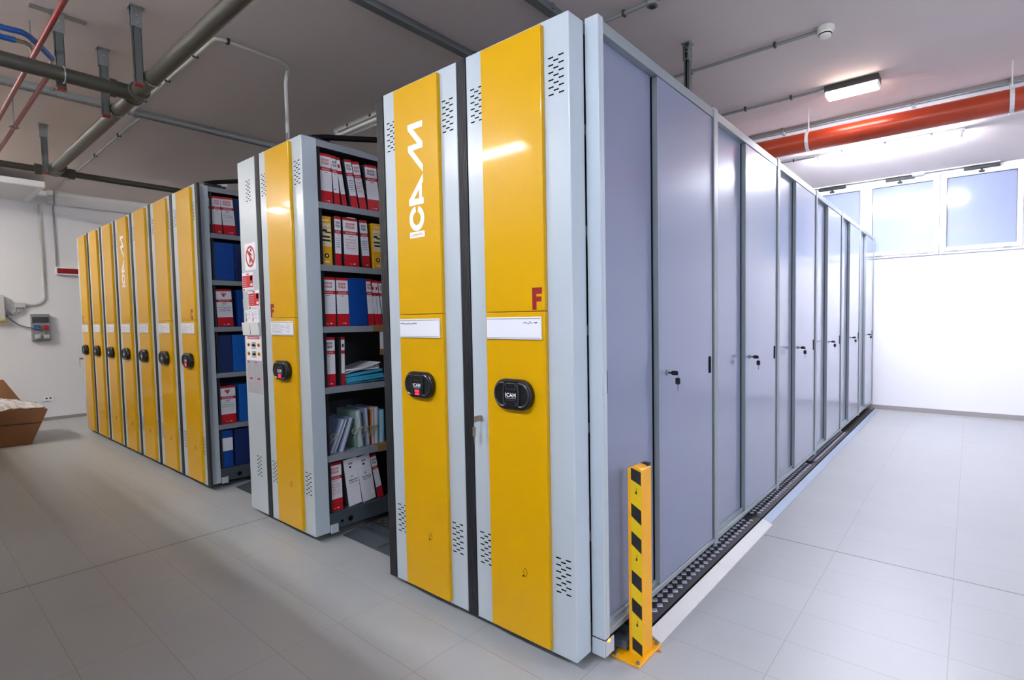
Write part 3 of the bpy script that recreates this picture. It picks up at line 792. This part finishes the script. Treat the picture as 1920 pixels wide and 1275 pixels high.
o = MB(); o.box((-.02,.20,.002),(.13,.365,.022)); o.hexa([(.10,.215,.022),(.175,.225,.022),(.17,.34,.022),(.10,.34,.022)],[(.10,.235,.040),(.165,.245,.040),(.165,.34,.040),(.10,.34,.040)])
tag(o.build('rail_end', M_dsteel, loc=(.06,.28,0)), 'dark steel rail end stop behind the hazard post', 'rail end')
def aisle(x0, x1, wl, pl):
    o = MB(); o.hexa([(x0,.185,.0005),(x1,.185,.0005),(x1,.285,.0005),(x0,.285,.0005)],[(x0,.185,.003),(x1,.185,.003),(x1,.285,.020),(x0,.285,.020)])
    xm = (x0+x1)/2
    o.box((xm-.002,.19,.018),(xm+.002,.285,.0205))
    tag(o.build('threshold_plate', M_dsteel, loc=(xm,.23,0)), wl+' dark steel threshold plate on the floor', 'floor plate')
    o = MB(); o.box((x0,.288,.001),(x1,.37,.010)); o.box((x0,.288,.010),(x1,.294,.024)); o.box((x0,.362,.010),(x1,.37,.024)); o.box((x0,.318,.010),(x1,.338,.028))
    tag(o.build('floor_rail', M_dsteel, loc=(xm,.33,0)), wl+' steel running rail sunk in the floor', 'rail')
    o = MB(); o.box((x0,.374,.002),(x1,6.8,.026)); lozenges(o, x0+.02, x1-.02, .39, 2.6, .026, .0405, .0508, .040, .040, 1)
    tag(o.build('tread_plate', [M_plate, M_galv], loc=(xm,2,0)), pl, 'floor plate')
aisle(-1.90,-1.13,'wider aisle','dark studded tread plate on the floor of the wider aisle')
aisle(-3.57,-2.82,'narrow aisle','dark studded tread plate on the floor of the narrow aisle')

# ------------------------------------------------------------------ hazard post
r = thing('guard_post', 'short yellow steel guard post with black hazard blocks standing by the corner unit', 'bollard', (.196,.27,0))
def Lc(mb): mb.v = [(v[0]-.196, v[1]-.27, v[2]) for v in mb.v]; return mb
o = MB().box((.133,.182,.0005),(.262,.362,.008)); bpz = Lc(o).build('base_plate', M_post, r, bevel=.0015)
for bx, by in ((.146,.197),(.247,.196),(.247,.348)):
    o = MB().prism(disc(bx,by,.009,6), lambda u,v,w: (u,v,.008+w), .006); Lc(o).build('anchor_bolt', M_steel, bpz, bevel=.001)
o = MB(); xa, xb, ya, yb = .183,.246,.236,.311; z1 = .762
o.box((xa,ya,.008),(xb,yb,z1-.012))
n = 8
prof = [(xa+(xb-xa)*i/n, z1-.012+.012*(1 if i < n else 1)*(math.sin(PI*i/n)*.9+.15)) for i in range(n+1)]
o.prism([(xa,z1-.013)]+[(xb,z1-.013)]+prof[::-1], lambda u,v,w: (u, yb-w, v), yb-ya)
pb = Lc(o).build('post', M_post, r, bevel=.002)
o = MB(); P = PF(xa, ya, 0); rect(o, P, .0145, .012, .0615, z1-.012, 0)
u0, u1 = .0155, .0605
for a, b, c, d in ((.757,.744,.691,.710),(.617,.593,.535,.565),(.506,.478,.422,.452),(.349,.326,.268,.295),(.238,.213,.157,.183),(.079,.057,.012,.028)):
    o.quad([P(u0,d,.0009),P(u1,c,.0009),P(u1,b,.0009),P(u0,a,.0009)],1)
for zt in (.655,.390,.126):
    rect(o, P, .035,zt,.042,zt+.012,1,.0009); rect(o, P, .039,zt+.014,.041,zt+.024,1,.0009)
Lc(o).build('hazard_tape', [M_post2, M_blki], pb)
o = MB(); o.prism([(xa+.02,z1-.004),(xb-.004,z1-.008),(xb-.004,z1+.006),(xa+.03,z1+.004)], lambda u,v,w: (u, yb+.002-w, v), .02); Lc(o).build('cap_tape', M_blki, pb)

# ------------------------------------------------------------------ pipes and ceiling fittings
def pipe(name, pts, rr, m, label, cat='pipe', group=None, extra=None, n=14, clips=None, clipm=None):
    a = Vector(pts[0]); r = thing(name, label, cat, a, group)
    o = MB().tube([Vector(p)-a for p in pts], rr, n); o.build('pipe_run' if cat == 'pipe' else ('hose' if cat == 'hose' else 'conduit_run'), m, r, smooth=True)
    for q in (clips or []):
        p, ax, zt = q; p = Vector(p)-a
        c = MB(); e = .012
        if ax == 'x': c.box((p.x-e*.6,p.y-rr-.005,p.z-rr-.004),(p.x+e*.6,p.y+rr+.005,p.z+rr+.004)); 
        else: c.box((p.x-rr-.005,p.y-e*.6,p.z-rr-.004),(p.x+rr+.005,p.y+e*.6,p.z+rr+.004))
        c.box((p.x-.006,p.y-.006,p.z),(p.x+.006,p.y+.006,zt-a.z-.002)); c.build('clip', clipm or M_dk, r)
    return r
def bend(p, q, r_, n=6):
    return [p, q]
r = pipe('sprinkler_main', [(-5.72,-.421,2.85),(2.6,-.421,2.85)], .042, M_galv, 'thick grey steel pipe hung below the ceiling, running along the shelving fronts')
o = MB(); 
for xx, w_ in ((-3.17,.16),):
    o.tube([(xx-w_/2+5.72,0,0),(xx+w_/2+5.72,0,0)], .048, 16); 
    o.tube([(xx-w_/2-.012+5.72,0,0),(xx-w_/2+.02+5.72,0,0)], .055, 16); o.tube([(xx+w_/2-.02+5.72,0,0),(xx+w_/2+.012+5.72,0,0)], .055, 16)
    o.tube([(xx+5.72,0,0),(xx+5.72,-.12,0)], .048, 16); o.tube([(xx+5.72,-.10,0),(xx+5.72,-.135,0)], .055, 16)
o.build('tee_fitting', M_galv, r, smooth=True)
pipe('sprinkler_branch', [(-3.17,-.54,2.85),(-3.17,-4.4,2.85)], .043, M_galv, 'grey steel branch pipe leaving the thick pipe at a tee towards the viewer')
r = pipe('sprinkler_cross_pipe', [(-5.99,-3.6,2.85),(-5.99,4.5,2.85)], .030, M_galv, 'thinner grey steel pipe crossing at the far end of the thick pipe')
o = MB(); o.tube([(0,3.6-.405-.12,0),(0,3.6-.405+.12,0)], .042, 14); o.tube([(0,3.6-.405-.14,0),(0,3.6-.405-.09,0)], .05, 14); o.tube([(0,3.6-.405+.09,0),(0,3.6-.405+.14,0)], .05, 14); o.tube([(0,3.6-.405,0),(.27,3.6-.405,0)], .05, 14)
o.build('tee_fitting', M_galv, r, smooth=True)
def strut(x, y, zb, label, ax='y', plate=False):
    r = thing('strut_hanger', label, 'pipe hanger', (x, y, zb), 'steel strut hangers on the ceiling')
    h = ZC-zb; o = MB(); s = .020
    o.box((-s,-s,0),(-s+.003,s,h-.02)); o.box((s-.003,-s,0),(s,s,h-.02)); o.box((-s,s-.003,0),(s,s,h-.02)); o.box((-s,-s,0),(-s+.010,-s+.003,h-.02)); o.box((s-.010,-s,0),(s,-s+.003,h-.02))
    if plate:
        for k2 in range(4): o.box((-.006,-s-.001,.05+.1*k2),(.006,-s+.004,.09+.1*k2))
    o.build('channel', M_chan, r)
    o = MB().box((-s-.001,-s-.001,-.006),(s+.001,s+.001,.006)); lab(o.build('end_cap', M_redcap, r), 'red end cap')
    o = MB(); o.box((-s-.006,-s-.006,h-.12),(-s,s+.006,h)); o.box((s,-s-.006,h-.12),(s+.006,s+.006,h)); o.box((-.035,-.035,h-.008),(.035,.035,h)); 
    if plate: o.box((-.022,-.12,h-.010),(.022,.13,h))
    for k2 in (.10,.05): o.tube([(-s-.016,0,h-k2),(s+.016,0,h-k2)], .007, 6)
    o.build('ceiling_bracket', M_steel, r, bevel=.001)
    if ax:
        o = MB(); n = 14
        c = Vector((0,.066,.06)) if ax == 'y' else Vector((.094,.0,.06))
        rr = .045 if ax == 'y' else .047
        pts = [c+(Vector((0,math.cos(a),math.sin(a))) if ax == 'y' else Vector((math.cos(a),0,math.sin(a))))*rr for a in [2*PI*i/n for i in range(n+1)]]
        o.tube(pts, .004, 6); o.build('u_bolt', M_steel, r, smooth=True)
strut(-2.82,-.487,2.79,'first steel strut hanger on the thick pipe, before the pipe tee')
strut(-3.60,-.487,2.79,'steel strut hanger just past the pipe tee')
strut(-5.84,-.487,2.79,'steel strut hanger at the end of the thick pipe')
strut(-3.264,-.756,2.79,'slotted steel strut hanger with wide ceiling plate on the branch pipe','x',True)
strut(-.362,1.938,2.50,'steel strut hanger rising behind the corner unit door header', None)
def redp(y, x0, x1, z, label, rods):
    r = pipe('red_water_pipe', [(x0,y,z),(x1,y,z)], .0135, M_redp, label, group='thin red pipes under the ceiling')
    for xx in rods:
        o = MB(); o.tube([(xx-x0,0,.02),(xx-x0,0,ZC-z)], .004, 6); o.tube([(xx-x0-.01,0,0),(xx-x0+.01,0,0)], .02, 10); o.tube([(xx-x0,-.03,0),(xx-x0,.03,0)], .006, 6); o.build('hanger_rod', M_steel, r)
redp(-.845,-8.6,2.2,3.01,'thin red pipe nearer the viewer, passing over the branch pipe',(-3.507,-6.9))
redp(-.742,-8.6,-3.66,3.01,'thin red pipe ending beside the slotted hanger',(-5.236,))
def hose(pts, label, tail):
    a = Vector(pts[0]); r = thing('blue_hose', label, 'hose', a, 'blue hoses')
    # Catmull-Rom
    P_ = [Vector(p) for p in pts]; out = []
    for i in range(len(P_)-1):
        p0 = P_[max(i-1,0)]; p1 = P_[i]; p2 = P_[i+1]; p3 = P_[min(i+2,len(P_)-1)]
        for k2 in range(6):
            t = k2/6; out.append(.5*((2*p1)+(p2-p0)*t+(2*p0-5*p1+4*p2-p3)*t*t+(3*p1-p0-3*p2+p3)*t**3))
    out.append(P_[-1])
    MB().tube([p-a for p in out], .017, 10).build('hose_body', M_blue, r, smooth=True)
    MB().tube([Vector(p)-a for p in tail], .013, 10).build('hose_fitting', M_brass, r, smooth=True)
hose([(-3.20,-1.25,3.05),(-3.233,-.999,3.05),(-3.255,-.903,3.06),(-3.385,-.822,3.06),(-3.50,-.755,3.045)],'upper blue hose curving down to the red pipe end',[(-3.50,-.755,3.045),(-3.60,-.745,3.025),(-3.655,-.742,3.01)])
hose([(-3.40,-1.25,3.05),(-3.38,-.986,3.05),(-3.371,-.925,3.05)],'lower blue hose joined to the nearer red pipe by an elbow',[(-3.371,-.925,3.05),(-3.370,-.885,3.05),(-3.39,-.86,3.045),(-3.41,-.847,3.02)])
GC = 'conduits fixed to the ceiling'
def cond(pts, rr, m, label, clips=None, cat='conduit'):
    return pipe('conduit', pts, rr, m, label, cat, GC, clips=clips, n=10)
zc = 3.222
cond([(-4.70,-.088,zc),(-2.84,-.088,zc),(-2.79,-.08,zc),(-2.77,-.04,zc),(-2.77,.30,zc),(-2.80,.36,zc),(-2.88,.41,zc),(-2.93,.42,zc-.02),(-2.95,.42,zc-.07),(-2.95,.42,2.45)], .012, M_condl, 'pale bent conduit that turns and drops down behind the shelving tops', [((-3.15,-.088,zc),'x',ZC),((-3.75,-.088,zc),'x',ZC),((-4.35,-.088,zc),'x',ZC),((-2.77,-.02,zc),'y',ZC)])
cond([(-4.70,-.088,3.20),(-4.76,-.08,3.20),(-4.79,-.05,3.20),(-4.79,.0,3.215),(-5.2,.005,3.228),(XL+.14,.042,3.228),(XL+.134,.042,3.20),(XL+.134,.042,3.075),(XL+.10,.042,3.05),(XL+.014,.046,3.03),(XL+.014,.046,2.19)], .010, M_cond, 'thin grey conduit crossing the ceiling to the wall and down to the red lamp panel', [((-5.6,.008,3.228),'x',ZC),((-6.6,.016,3.228),'x',ZC),((-7.6,.026,3.228),'x',ZC)])
cond([(-1.66+1.0,1.33,zc),(1.2,1.33,zc)], .011, M_cond, 'thin conduit crossing the ceiling with a round box', [((-.5,1.33,zc),'x',ZC)])
cond([(-2.4,2.29,zc),(.40,2.29,zc)], .011, M_cond, 'thin conduit ending at the smoke detector', [((-.5,2.29,zc),'x',ZC),((.13,2.29,zc),'x',ZC)])
cond([(-2.4,3.26,zc),(.245,3.26,zc)], .011, M_cond, 'thin conduit ending at the lit emergency lamp', [((-.42,3.26,zc),'x',ZC),((-.02,3.26,zc),'x',ZC)])
cond([(-2.4,5.16,zc),(-.26,5.16,zc)], .009, M_cond, 'thin conduit ending at the long lit tube lamp', [((-.5,5.16,zc),'x',ZC)])
def trunk(x, y0, y1, w, label, m=M_trunk, two=False):
    o = MB().box((x-w/2,y0,ZC-.045),(x+w/2,y1,ZC-.001))
    if two: o.box((x-w/2+.012,y0,ZC-.050),(x-w/2+.02,y1,ZC-.045)); o.box((x+w/2-.02,y0,ZC-.050),(x+w/2-.012,y1,ZC-.045))
    yy = y0+.3
    while yy < y1: o.box((x-w/2-.012,yy,ZC-.03),(x+w/2+.012,yy+.02,ZC-.001)); yy += 1.1
    tag(o.build('cable_trunking', m, loc=(x,(y0+y1)/2,ZC)), label, 'trunking', 'trunking fixed to the ceiling')
trunk(-4.735,-4.2,5.5,.09,'grey ceiling trunking passing above the pipe tee',M_cond,True)
trunk(-1.64,-2.5,5.5,.06,'dark ceiling trunking running in above the big white-lettered unit')
trunk(-.84,-1.5,5.5,.06,'dark ceiling trunking just behind the top of the corner unit')
o = MB(); o.box((-2.4,4.035,ZC-.035),(3.6,4.06,ZC-.001)); o.box((-2.4,4.075,ZC-.035),(3.6,4.10,ZC-.001))
for xx in (-.33,.8,1.48): o.box((xx,4.02,ZC-.05),(xx+.03,4.115,ZC-.001))
tag(o.build('cable_trunking', M_cond, loc=(.6,4.07,ZC)), 'double grey conduit run across the ceiling just before the orange pipe', 'trunking', 'trunking fixed to the ceiling')
r = thing('conduit_box', 'round grey junction box at the top edge on the thin conduit', 'junction box', (-.30,1.33,ZC-.05)); MB().tube([(0,0,0),(0,0,.049)], .035, 14).build('box_body', M_cond, r, smooth=True); MB().tube([(0,0,-.008),(0,0,0)], .02, 12).build('box_plug', M_dk, r, smooth=True)
# orange drain pipe
r = thing('drain_pipe', 'thick orange plastic drain pipe slung under the ceiling near the windows', 'pipe', (-3.0,3.63,2.935))
MB().tube([(0,0,0),(10.4,0,0)], .087, 28).build('pipe_run', M_orange, r, smooth=True)
for xx in (.035,1.478,-1.4,2.9):
    o = MB(); x = xx+3.0; n = 20
    o.tube([(x,0,.10),(x,0,ZC-2.937)], .006, 6); o.tube([(x,0,.09),(x,0,.12)], .012, 8)
    for i in range(n):
        a, b = 2*PI*i/n, 2*PI*(i+1)/n; ra, rb = .0875, .094
        o.hexa([(x-.014,ra*math.cos(a),ra*math.sin(a)),(x+.014,ra*math.cos(a),ra*math.sin(a)),(x+.014,ra*math.cos(b),ra*math.sin(b)),(x-.014,ra*math.cos(b),ra*math.sin(b))],[(x-.014,rb*math.cos(a),rb*math.sin(a)),(x+.014,rb*math.cos(a),rb*math.sin(a)),(x+.014,rb*math.cos(b),rb*math.sin(b)),(x-.014,rb*math.cos(b),rb*math.sin(b))])
    o.build('pipe_clamp', M_lampb, r)
# smoke detector
r = thing('smoke_detector', 'round white smoke detector at the end of a ceiling conduit', 'smoke detector', (.452,2.31,ZC-.001))
MB().tube([(0,0,0),(0,0,-.022),(0,0,-.028)], [.055,.055,.050], 24).build('detector_base', M_detect, r, smooth=True)
MB().tube([(0,0,-.028),(0,0,-.040),(0,0,-.058),(0,0,-.066)], [.044,.042,.036,.026], 24).build('sensing_head', M_detect, r, smooth=True)
MB().tube([(0,0,-.044),(0,0,-.050)], .0415, 24).build('smoke_inlet', M_blk, r, smooth=True)
# emergency lamp
r = thing('emergency_lamp', 'short lit emergency lamp with dark body and glowing cover on the ceiling', 'lamp', (.445,3.325,ZC-.001))
o = MB().box((-.20,-.075,-.05),(.20,.075,0)); o.build('lamp_body', M_dk, r, bevel=.004)
o = MB().box((-.188,-.066,-.085),(.188,.066,-.0505)); o.build('lit_cover', M_emg, r, bevel=.008)
o = MB(); o.box((-.198,-.070,-.080),(-.189,.070,-.0505)); o.box((.189,-.070,-.080),(.198,.070,-.0505)); o.build('end_cap', M_detect, r)
# fluorescent battens
def batten(x0, x1, y, label, warm=True, lit=True, k=None):
    r = thing('tube_lamp', label, 'lamp', ((x0+x1)/2, y, ZC-.001), 'tube lamps on the ceiling')
    h = (x1-x0)/2
    o = MB().box((-h,-.045,-.035),(h,.045,0)); o.build('lamp_body', M_lampb, r, bevel=.003)
    for s in (-1, 1): MB().tube([(-h+.03,.028*s,-.062),(h-.03,.028*s,-.062)], .014, 12).build('tube', (k or (M_tubew if warm else M_tube)) if lit else M_tubeo, r, smooth=True)
    for s in (-1, 1): MB().box((s*(h-.03)-.012,-.045,-.08),(s*(h-.03)+.012,.045,-.034)).build('lamp_holder', M_lampb, r)
    for q in (-.6,0,.6): MB().box((q*h-.012,-.050,-.03),(q*h+.012,.050,-.006)).build('clip', M_dk, r)
batten(-.245,1.181,5.18,'long lit tube lamp glaring on the ceiling near the windows', False)
batten(-3.84,-2.55,1.30,'tube lamp on the ceiling above the wider aisle, seen past the black cable arm', lit=False)
batten(-8.05,-6.75,1.30,'far tube lamp peeping over the top of the narrow aisle', lit=False)
batten(-4.45,-3.15,5.18,'lit tube lamp over the back ends of the shelving', k=M_tubeb)
batten(-8.75,-7.45,5.18,'lit tube lamp over the back ends of the units by the side wall', k=M_tubeb)
batten(4.4,5.7,1.30,'tube lamp in the open area beside the sliding doors', False)
batten(4.4,5.7,-2.62,'unseen added tube lamp over the open end of the front aisle', k=M_tubee)  # out-of-view lamp added to brighten the corner post and doors
batten(-3.75,-2.5,-2.62,'tube lamp over the front aisle facing the white-lettered unit')
batten(-8.05,-6.75,-2.45,'tube lamp over the front aisle near the carton', k=M_tubeb)
batten(-.75,.55,-2.62,'cool tube lamp over the front aisle opposite the corner unit', k=M_tubed)

# ------------------------------------------------------------------ window wall fittings
for i, (xa_, xb_, l_) in enumerate(((-.593,-.231,'black window opener bar half hidden by the cabinets'),(.275,.615,'black window opener bar beside the white cable box'),(1.153,1.525,'black window opener bar out on the window far from the cabinets'))):
    r = thing('window_opener', l_, 'window opener', ((xa_+xb_)/2, YB-.05, 3.19), 'window openers')
    h = (xb_-xa_)/2
    MB().box((-h,-.02,0),(h,.02,.036)).build('motor_bar', M_dk, r, bevel=.004)
    o = MB(); o.tube([(0,-.005,0),(0,-.005,-.03)], .012, 10); o.tube([(-.03,-.005,-.034),(.03,-.005,-.034)], .014, 10); o.build('chain_head', M_dk, r, smooth=True)
r = thing('cable_box', 'small white cable box on the ceiling edge above the middle window', 'junction box', (.66,YB-.10,ZC-.001))
MB().box((-.07,-.05,-.04),(.07,.05,0)).build('box_body', M_frame, r, bevel=.003)
MB().box((-1.6,-.008,-.014),(-.072,.008,0)).build('cable_cover', M_lampb, r); MB().box((.072,-.008,-.014),(.86,.008,0)).build('cable_cover', M_lampb, r)

# ------------------------------------------------------------------ far wall fittings
r = thing('wall_duct', 'white shallow duct box high on the side wall in the far corner', 'duct', (XL,-.19,3.065))
o = MB().box((.001,-3.0,0),(1.235,0,.075)); o.build('duct_body', M_frame, r, bevel=.006)
MB().box((.05,-2.95,-.002),(1.18,-.06,0)).build('underside_panel', M_lampb, r)
o = MB(); o.tube([(1.10,-3.0,.10),(1.04,-.03,.10)], .016, 10); pb2 = o.build('blue_pipe', M_blue, r, smooth=True)
o = MB(); o.tube([(1.04,-.03,.10),(1.04,.02,.10)], .02, 8); o.tube([(1.04,.0,.10),(1.04,.0,.15)], .008, 6); o.build('valve', M_steel, pb2, smooth=True)
o = MB()
for yy in (-2.4,-1.7,-1.0,-.5): o.box((1.04,yy,.075),(1.12,yy+.02,.118))
o.build('pipe_clip', M_steel, pb2)
pipe('conduit', [(XL+.016,-.095,3.05),(XL+.016,-.095,1.75),(XL+.016,-.11,1.70),(XL+.016,-.15,1.655),(XL+.016,-.20,1.638),(XL+.016,-.285,1.636)], .015, M_condl, 'pale conduit running down the side wall to the small cable box', 'conduit', 'conduits fixed to the side wall')
r = thing('cable_box', 'small grey cable box on the side wall above the socket panel', 'junction box', (XL,-.336,1.60)); MB().box((.001,-.05,0),(.05,.05,.068)).build('box_body', M_wallbox, r, bevel=.004)
o = MB()
for k2, a in enumerate((-.03,0,.025)): o.tube([(.03,a,.0),(.035,a-.005,-.05),(.04,a-.05-.02*k2,-.10),(.05,-.13,-.10+.03*k2)], .007, 8)
o.build('cable', M_cond, r, smooth=True)
r = thing('wall_control_unit', 'grey wall-mounted unit cut off at the picture edge, yellow line along its bottom', 'control unit', (XL,-.72,1.42)); MB().box((.001,-.2,.02),(.10,.235,.345)).build('unit_case', M_wallbox, r, bevel=.006); MB().box((.001,-.2,0),(.102,.236,.02)).build('yellow_edge', M_lime, r)
r = thing('socket_panel', 'grey industrial socket panel with blue and red outlets on the side wall', 'socket panel', (XL,-.15,1.135))
MB().box((.001,-.095,0),(.07,.085,.375)).build('panel_case', M_sock, r, bevel=.006)
MB().box((.07,-.085,.255),(.075,.075,.335)).build('breaker_window', M_sockw, r, bevel=.004)
def sock(y, z, m, nm, l_):
    o = MB().box((.07,y-.03,z-.03),(.10,y+.03,z+.03)); o2 = lab(o.build(nm, m, r, bevel=.006), l_)
    MB().prism(disc(y, z, .02), lambda u,v,w: (.10+w,u,v), .006).build('socket_lid', m, o2)
sock(-.045,.19,M_sblue,'blue_outlet','blue outlet'); sock(.04,.19,M_sred,'red_outlet','red outlet'); sock(-.04,.06,M_wallbox,'grey_outlet','grey outlet'); sock(.045,.06,M_wallbox,'grey_outlet','grey outlet')
pipe('power_cable', [(XL+.06,-.48,1.50),(XL+.05,-.42,1.42),(XL+.05,-.36,1.36),(XL+.07,-.28,1.325),(XL+.105,-.19,1.31),(XL+.11,-.14,1.29),(XL+.105,-.12,1.23)], .008, M_trunk, 'grey cable drooping from the cut-off wall unit into the socket panel', 'cable')
r = thing('wall_outlet', 'small white double outlet low on the side wall behind the carton', 'wall outlet', (XL,-.117,.275)); MB().box((.001,-.055,0),(.012,.055,.075)).build('cover_plate', M_frame, r, bevel=.003)
for a in (-.018,.022): MB().prism(disc(a,.04,.011), lambda u,v,w: (.012+w,u,v), .0008).build('socket_hole', M_blk, r)
r = thing('lamp_panel', 'long white-framed red warning panel on the side wall beside the yellow covers', 'warning panel', (XL,.03,2.073)); MB().box((.001,0,0),(.06,.62,.113)).build('panel_frame', M_frame, r, bevel=.003); MB().box((.06,.012,.02),(.064,.61,.092)).build('red_face', M_redl, r)

# ------------------------------------------------------------------ carton with plastic film
r = thing('cardboard_carton', 'big battered cardboard carton heaped with clear film on the floor by the side wall', 'carton', (-7.6,-.95,0))
o = MB(); b0 = [(-8.02,-1.40),(-7.33,-1.40),(-7.33,-.52),(-8.02,-.52)]; t0 = [(-8.10,-1.44,.44),(-7.28,-1.44,.46),(-7.28,-.385,.385),(-8.10,-.385,.40)]
def cpt(i, f): return (b0[i][0]+(t0[i][0]-b0[i][0])*f, b0[i][1]+(t0[i][1]-b0[i][1])*f, .004+(t0[i][2]-.004)*f)
for i in range(4):
    j = (i+1) % 4
    a, b = Vector(cpt(i,0)), Vector(cpt(j,0)); c, d = Vector(cpt(j,1)), Vector(cpt(i,1))
    nrm = (b-a).cross(d-a).normalized()*-.006
    o.hexa([a+nrm,b+nrm,b,a],[d+nrm,c+nrm,c,d])
o.quad([cpt(3,0),cpt(2,0),cpt(1,0),cpt(0,0)])
Lk = lambda mb: setattr(mb, 'v', [(v[0]+7.6, v[1]+.95, v[2]) for v in mb.v]) or mb
cb = Lk(o).build('carton_body', M_card, r)
# seam line and folded flaps
P = lambda u, f, w=.004: tuple(Vector(cpt(1,f))*(1-u)+Vector(cpt(2,f))*u+Vector((w,0,.0)))
o = MB(); o.quad([P(0,.595),P(1,.60),P(1,.625),P(0,.62)]); o.quad([P(.46,.58),P(.50,.58),P(.60,1.0),P(.565,1.0)])
Lk(o).build('seam_line', mat('dark_tape', (58,42,34), .5), cb)
o = MB(); o.hexa([(-8.10,-1.42,.44),(-8.10,-.50,.42),(-8.107,-.50,.42),(-8.107,-1.42,.44)],[(-8.14,-1.36,.74),(-8.12,-.635,.70),(-8.127,-.635,.70),(-8.147,-1.36,.74)])
Lk(o).build('carton_flap', M_card, r)
rr = random.Random(3); o = MB(); nx, ny = 16, 26; g = []
for i in range(nx+1):
    for j in range(ny+1):
        u, v = i/nx, j/ny; x = -8.06+.78*u; y = -1.42+1.02*v
        e = min(u,1-u,v,1-v)*4
        z = .405+.05*(1-v)+min(1,e)*(.03+.10*abs(math.sin(5*u+9*v+rr.random()*1.2))*(1-.5*v))+rr.uniform(-.02,.02)
        g.append((x+rr.uniform(-.012,.012), y+rr.uniform(-.012,.012), z))
o.v = g
for i in range(nx):
    for j in range(ny):
        a = i*(ny+1)+j; o.f.append((a,a+ny+1,a+ny+2,a+1)); o.m.append(0)
lab(Lk(o).build('plastic_film', M_film, r), 'crumpled clear plastic film')
# rusty fleck on the floor by the post
o = MB(); o.quad([(.268+.016*math.cos(2*PI*i/10),.318+.010*math.sin(2*PI*i/10),.0006) for i in range(10)]); tag(o.build('rust_fleck', mat('rust', (170,96,40), .8), loc=(.268,.318,0)), 'small rusty fleck on the tiles beside the guard post', 'stain')

# ------------------------------------------------------------------ camera, world, exposure
cam = bpy.data.cameras.new('camera'); co = bpy.data.objects.new('camera', cam); C.objects.link(co)
cam.sensor_width = 36; cam.lens = 974.056*36/1920; cam.clip_start = .05
cam.shift_x = -141.717/1920; cam.shift_y = 6.189/1920
ya, pi_, ro = math.radians(36.40800978), math.radians(-2.63318463), math.radians(.73974604)
Rm = Matrix.Rotation(ya, 3, 'Z') @ Matrix.Rotation(pi_, 3, 'X') @ Matrix.Rotation(ro, 3, 'Y')
W3 = Matrix(((Rm[0][0],Rm[0][2],-Rm[0][1]),(Rm[1][0],Rm[1][2],-Rm[1][1]),(Rm[2][0],Rm[2][2],-Rm[2][1])))
co.matrix_world = Matrix.Translation((1.25770565,-1.47514385,1.33703247)) @ W3.to_4x4()
sc = bpy.context.scene; sc.camera = co
w = bpy.data.worlds.new('World'); sc.world = w; w.use_nodes = True
w.node_tree.nodes['Background'].inputs[0].default_value = (.05,.06,.08,1); w.node_tree.nodes['Background'].inputs[1].default_value = .3
sc.view_settings.view_transform = 'Standard'; sc.view_settings.look = 'None'; sc.view_settings.exposure = 1.0; sc.view_settings.gamma = 1.0
sc.view_settings.use_curve_mapping = False
sc.cycles.use_denoising = True
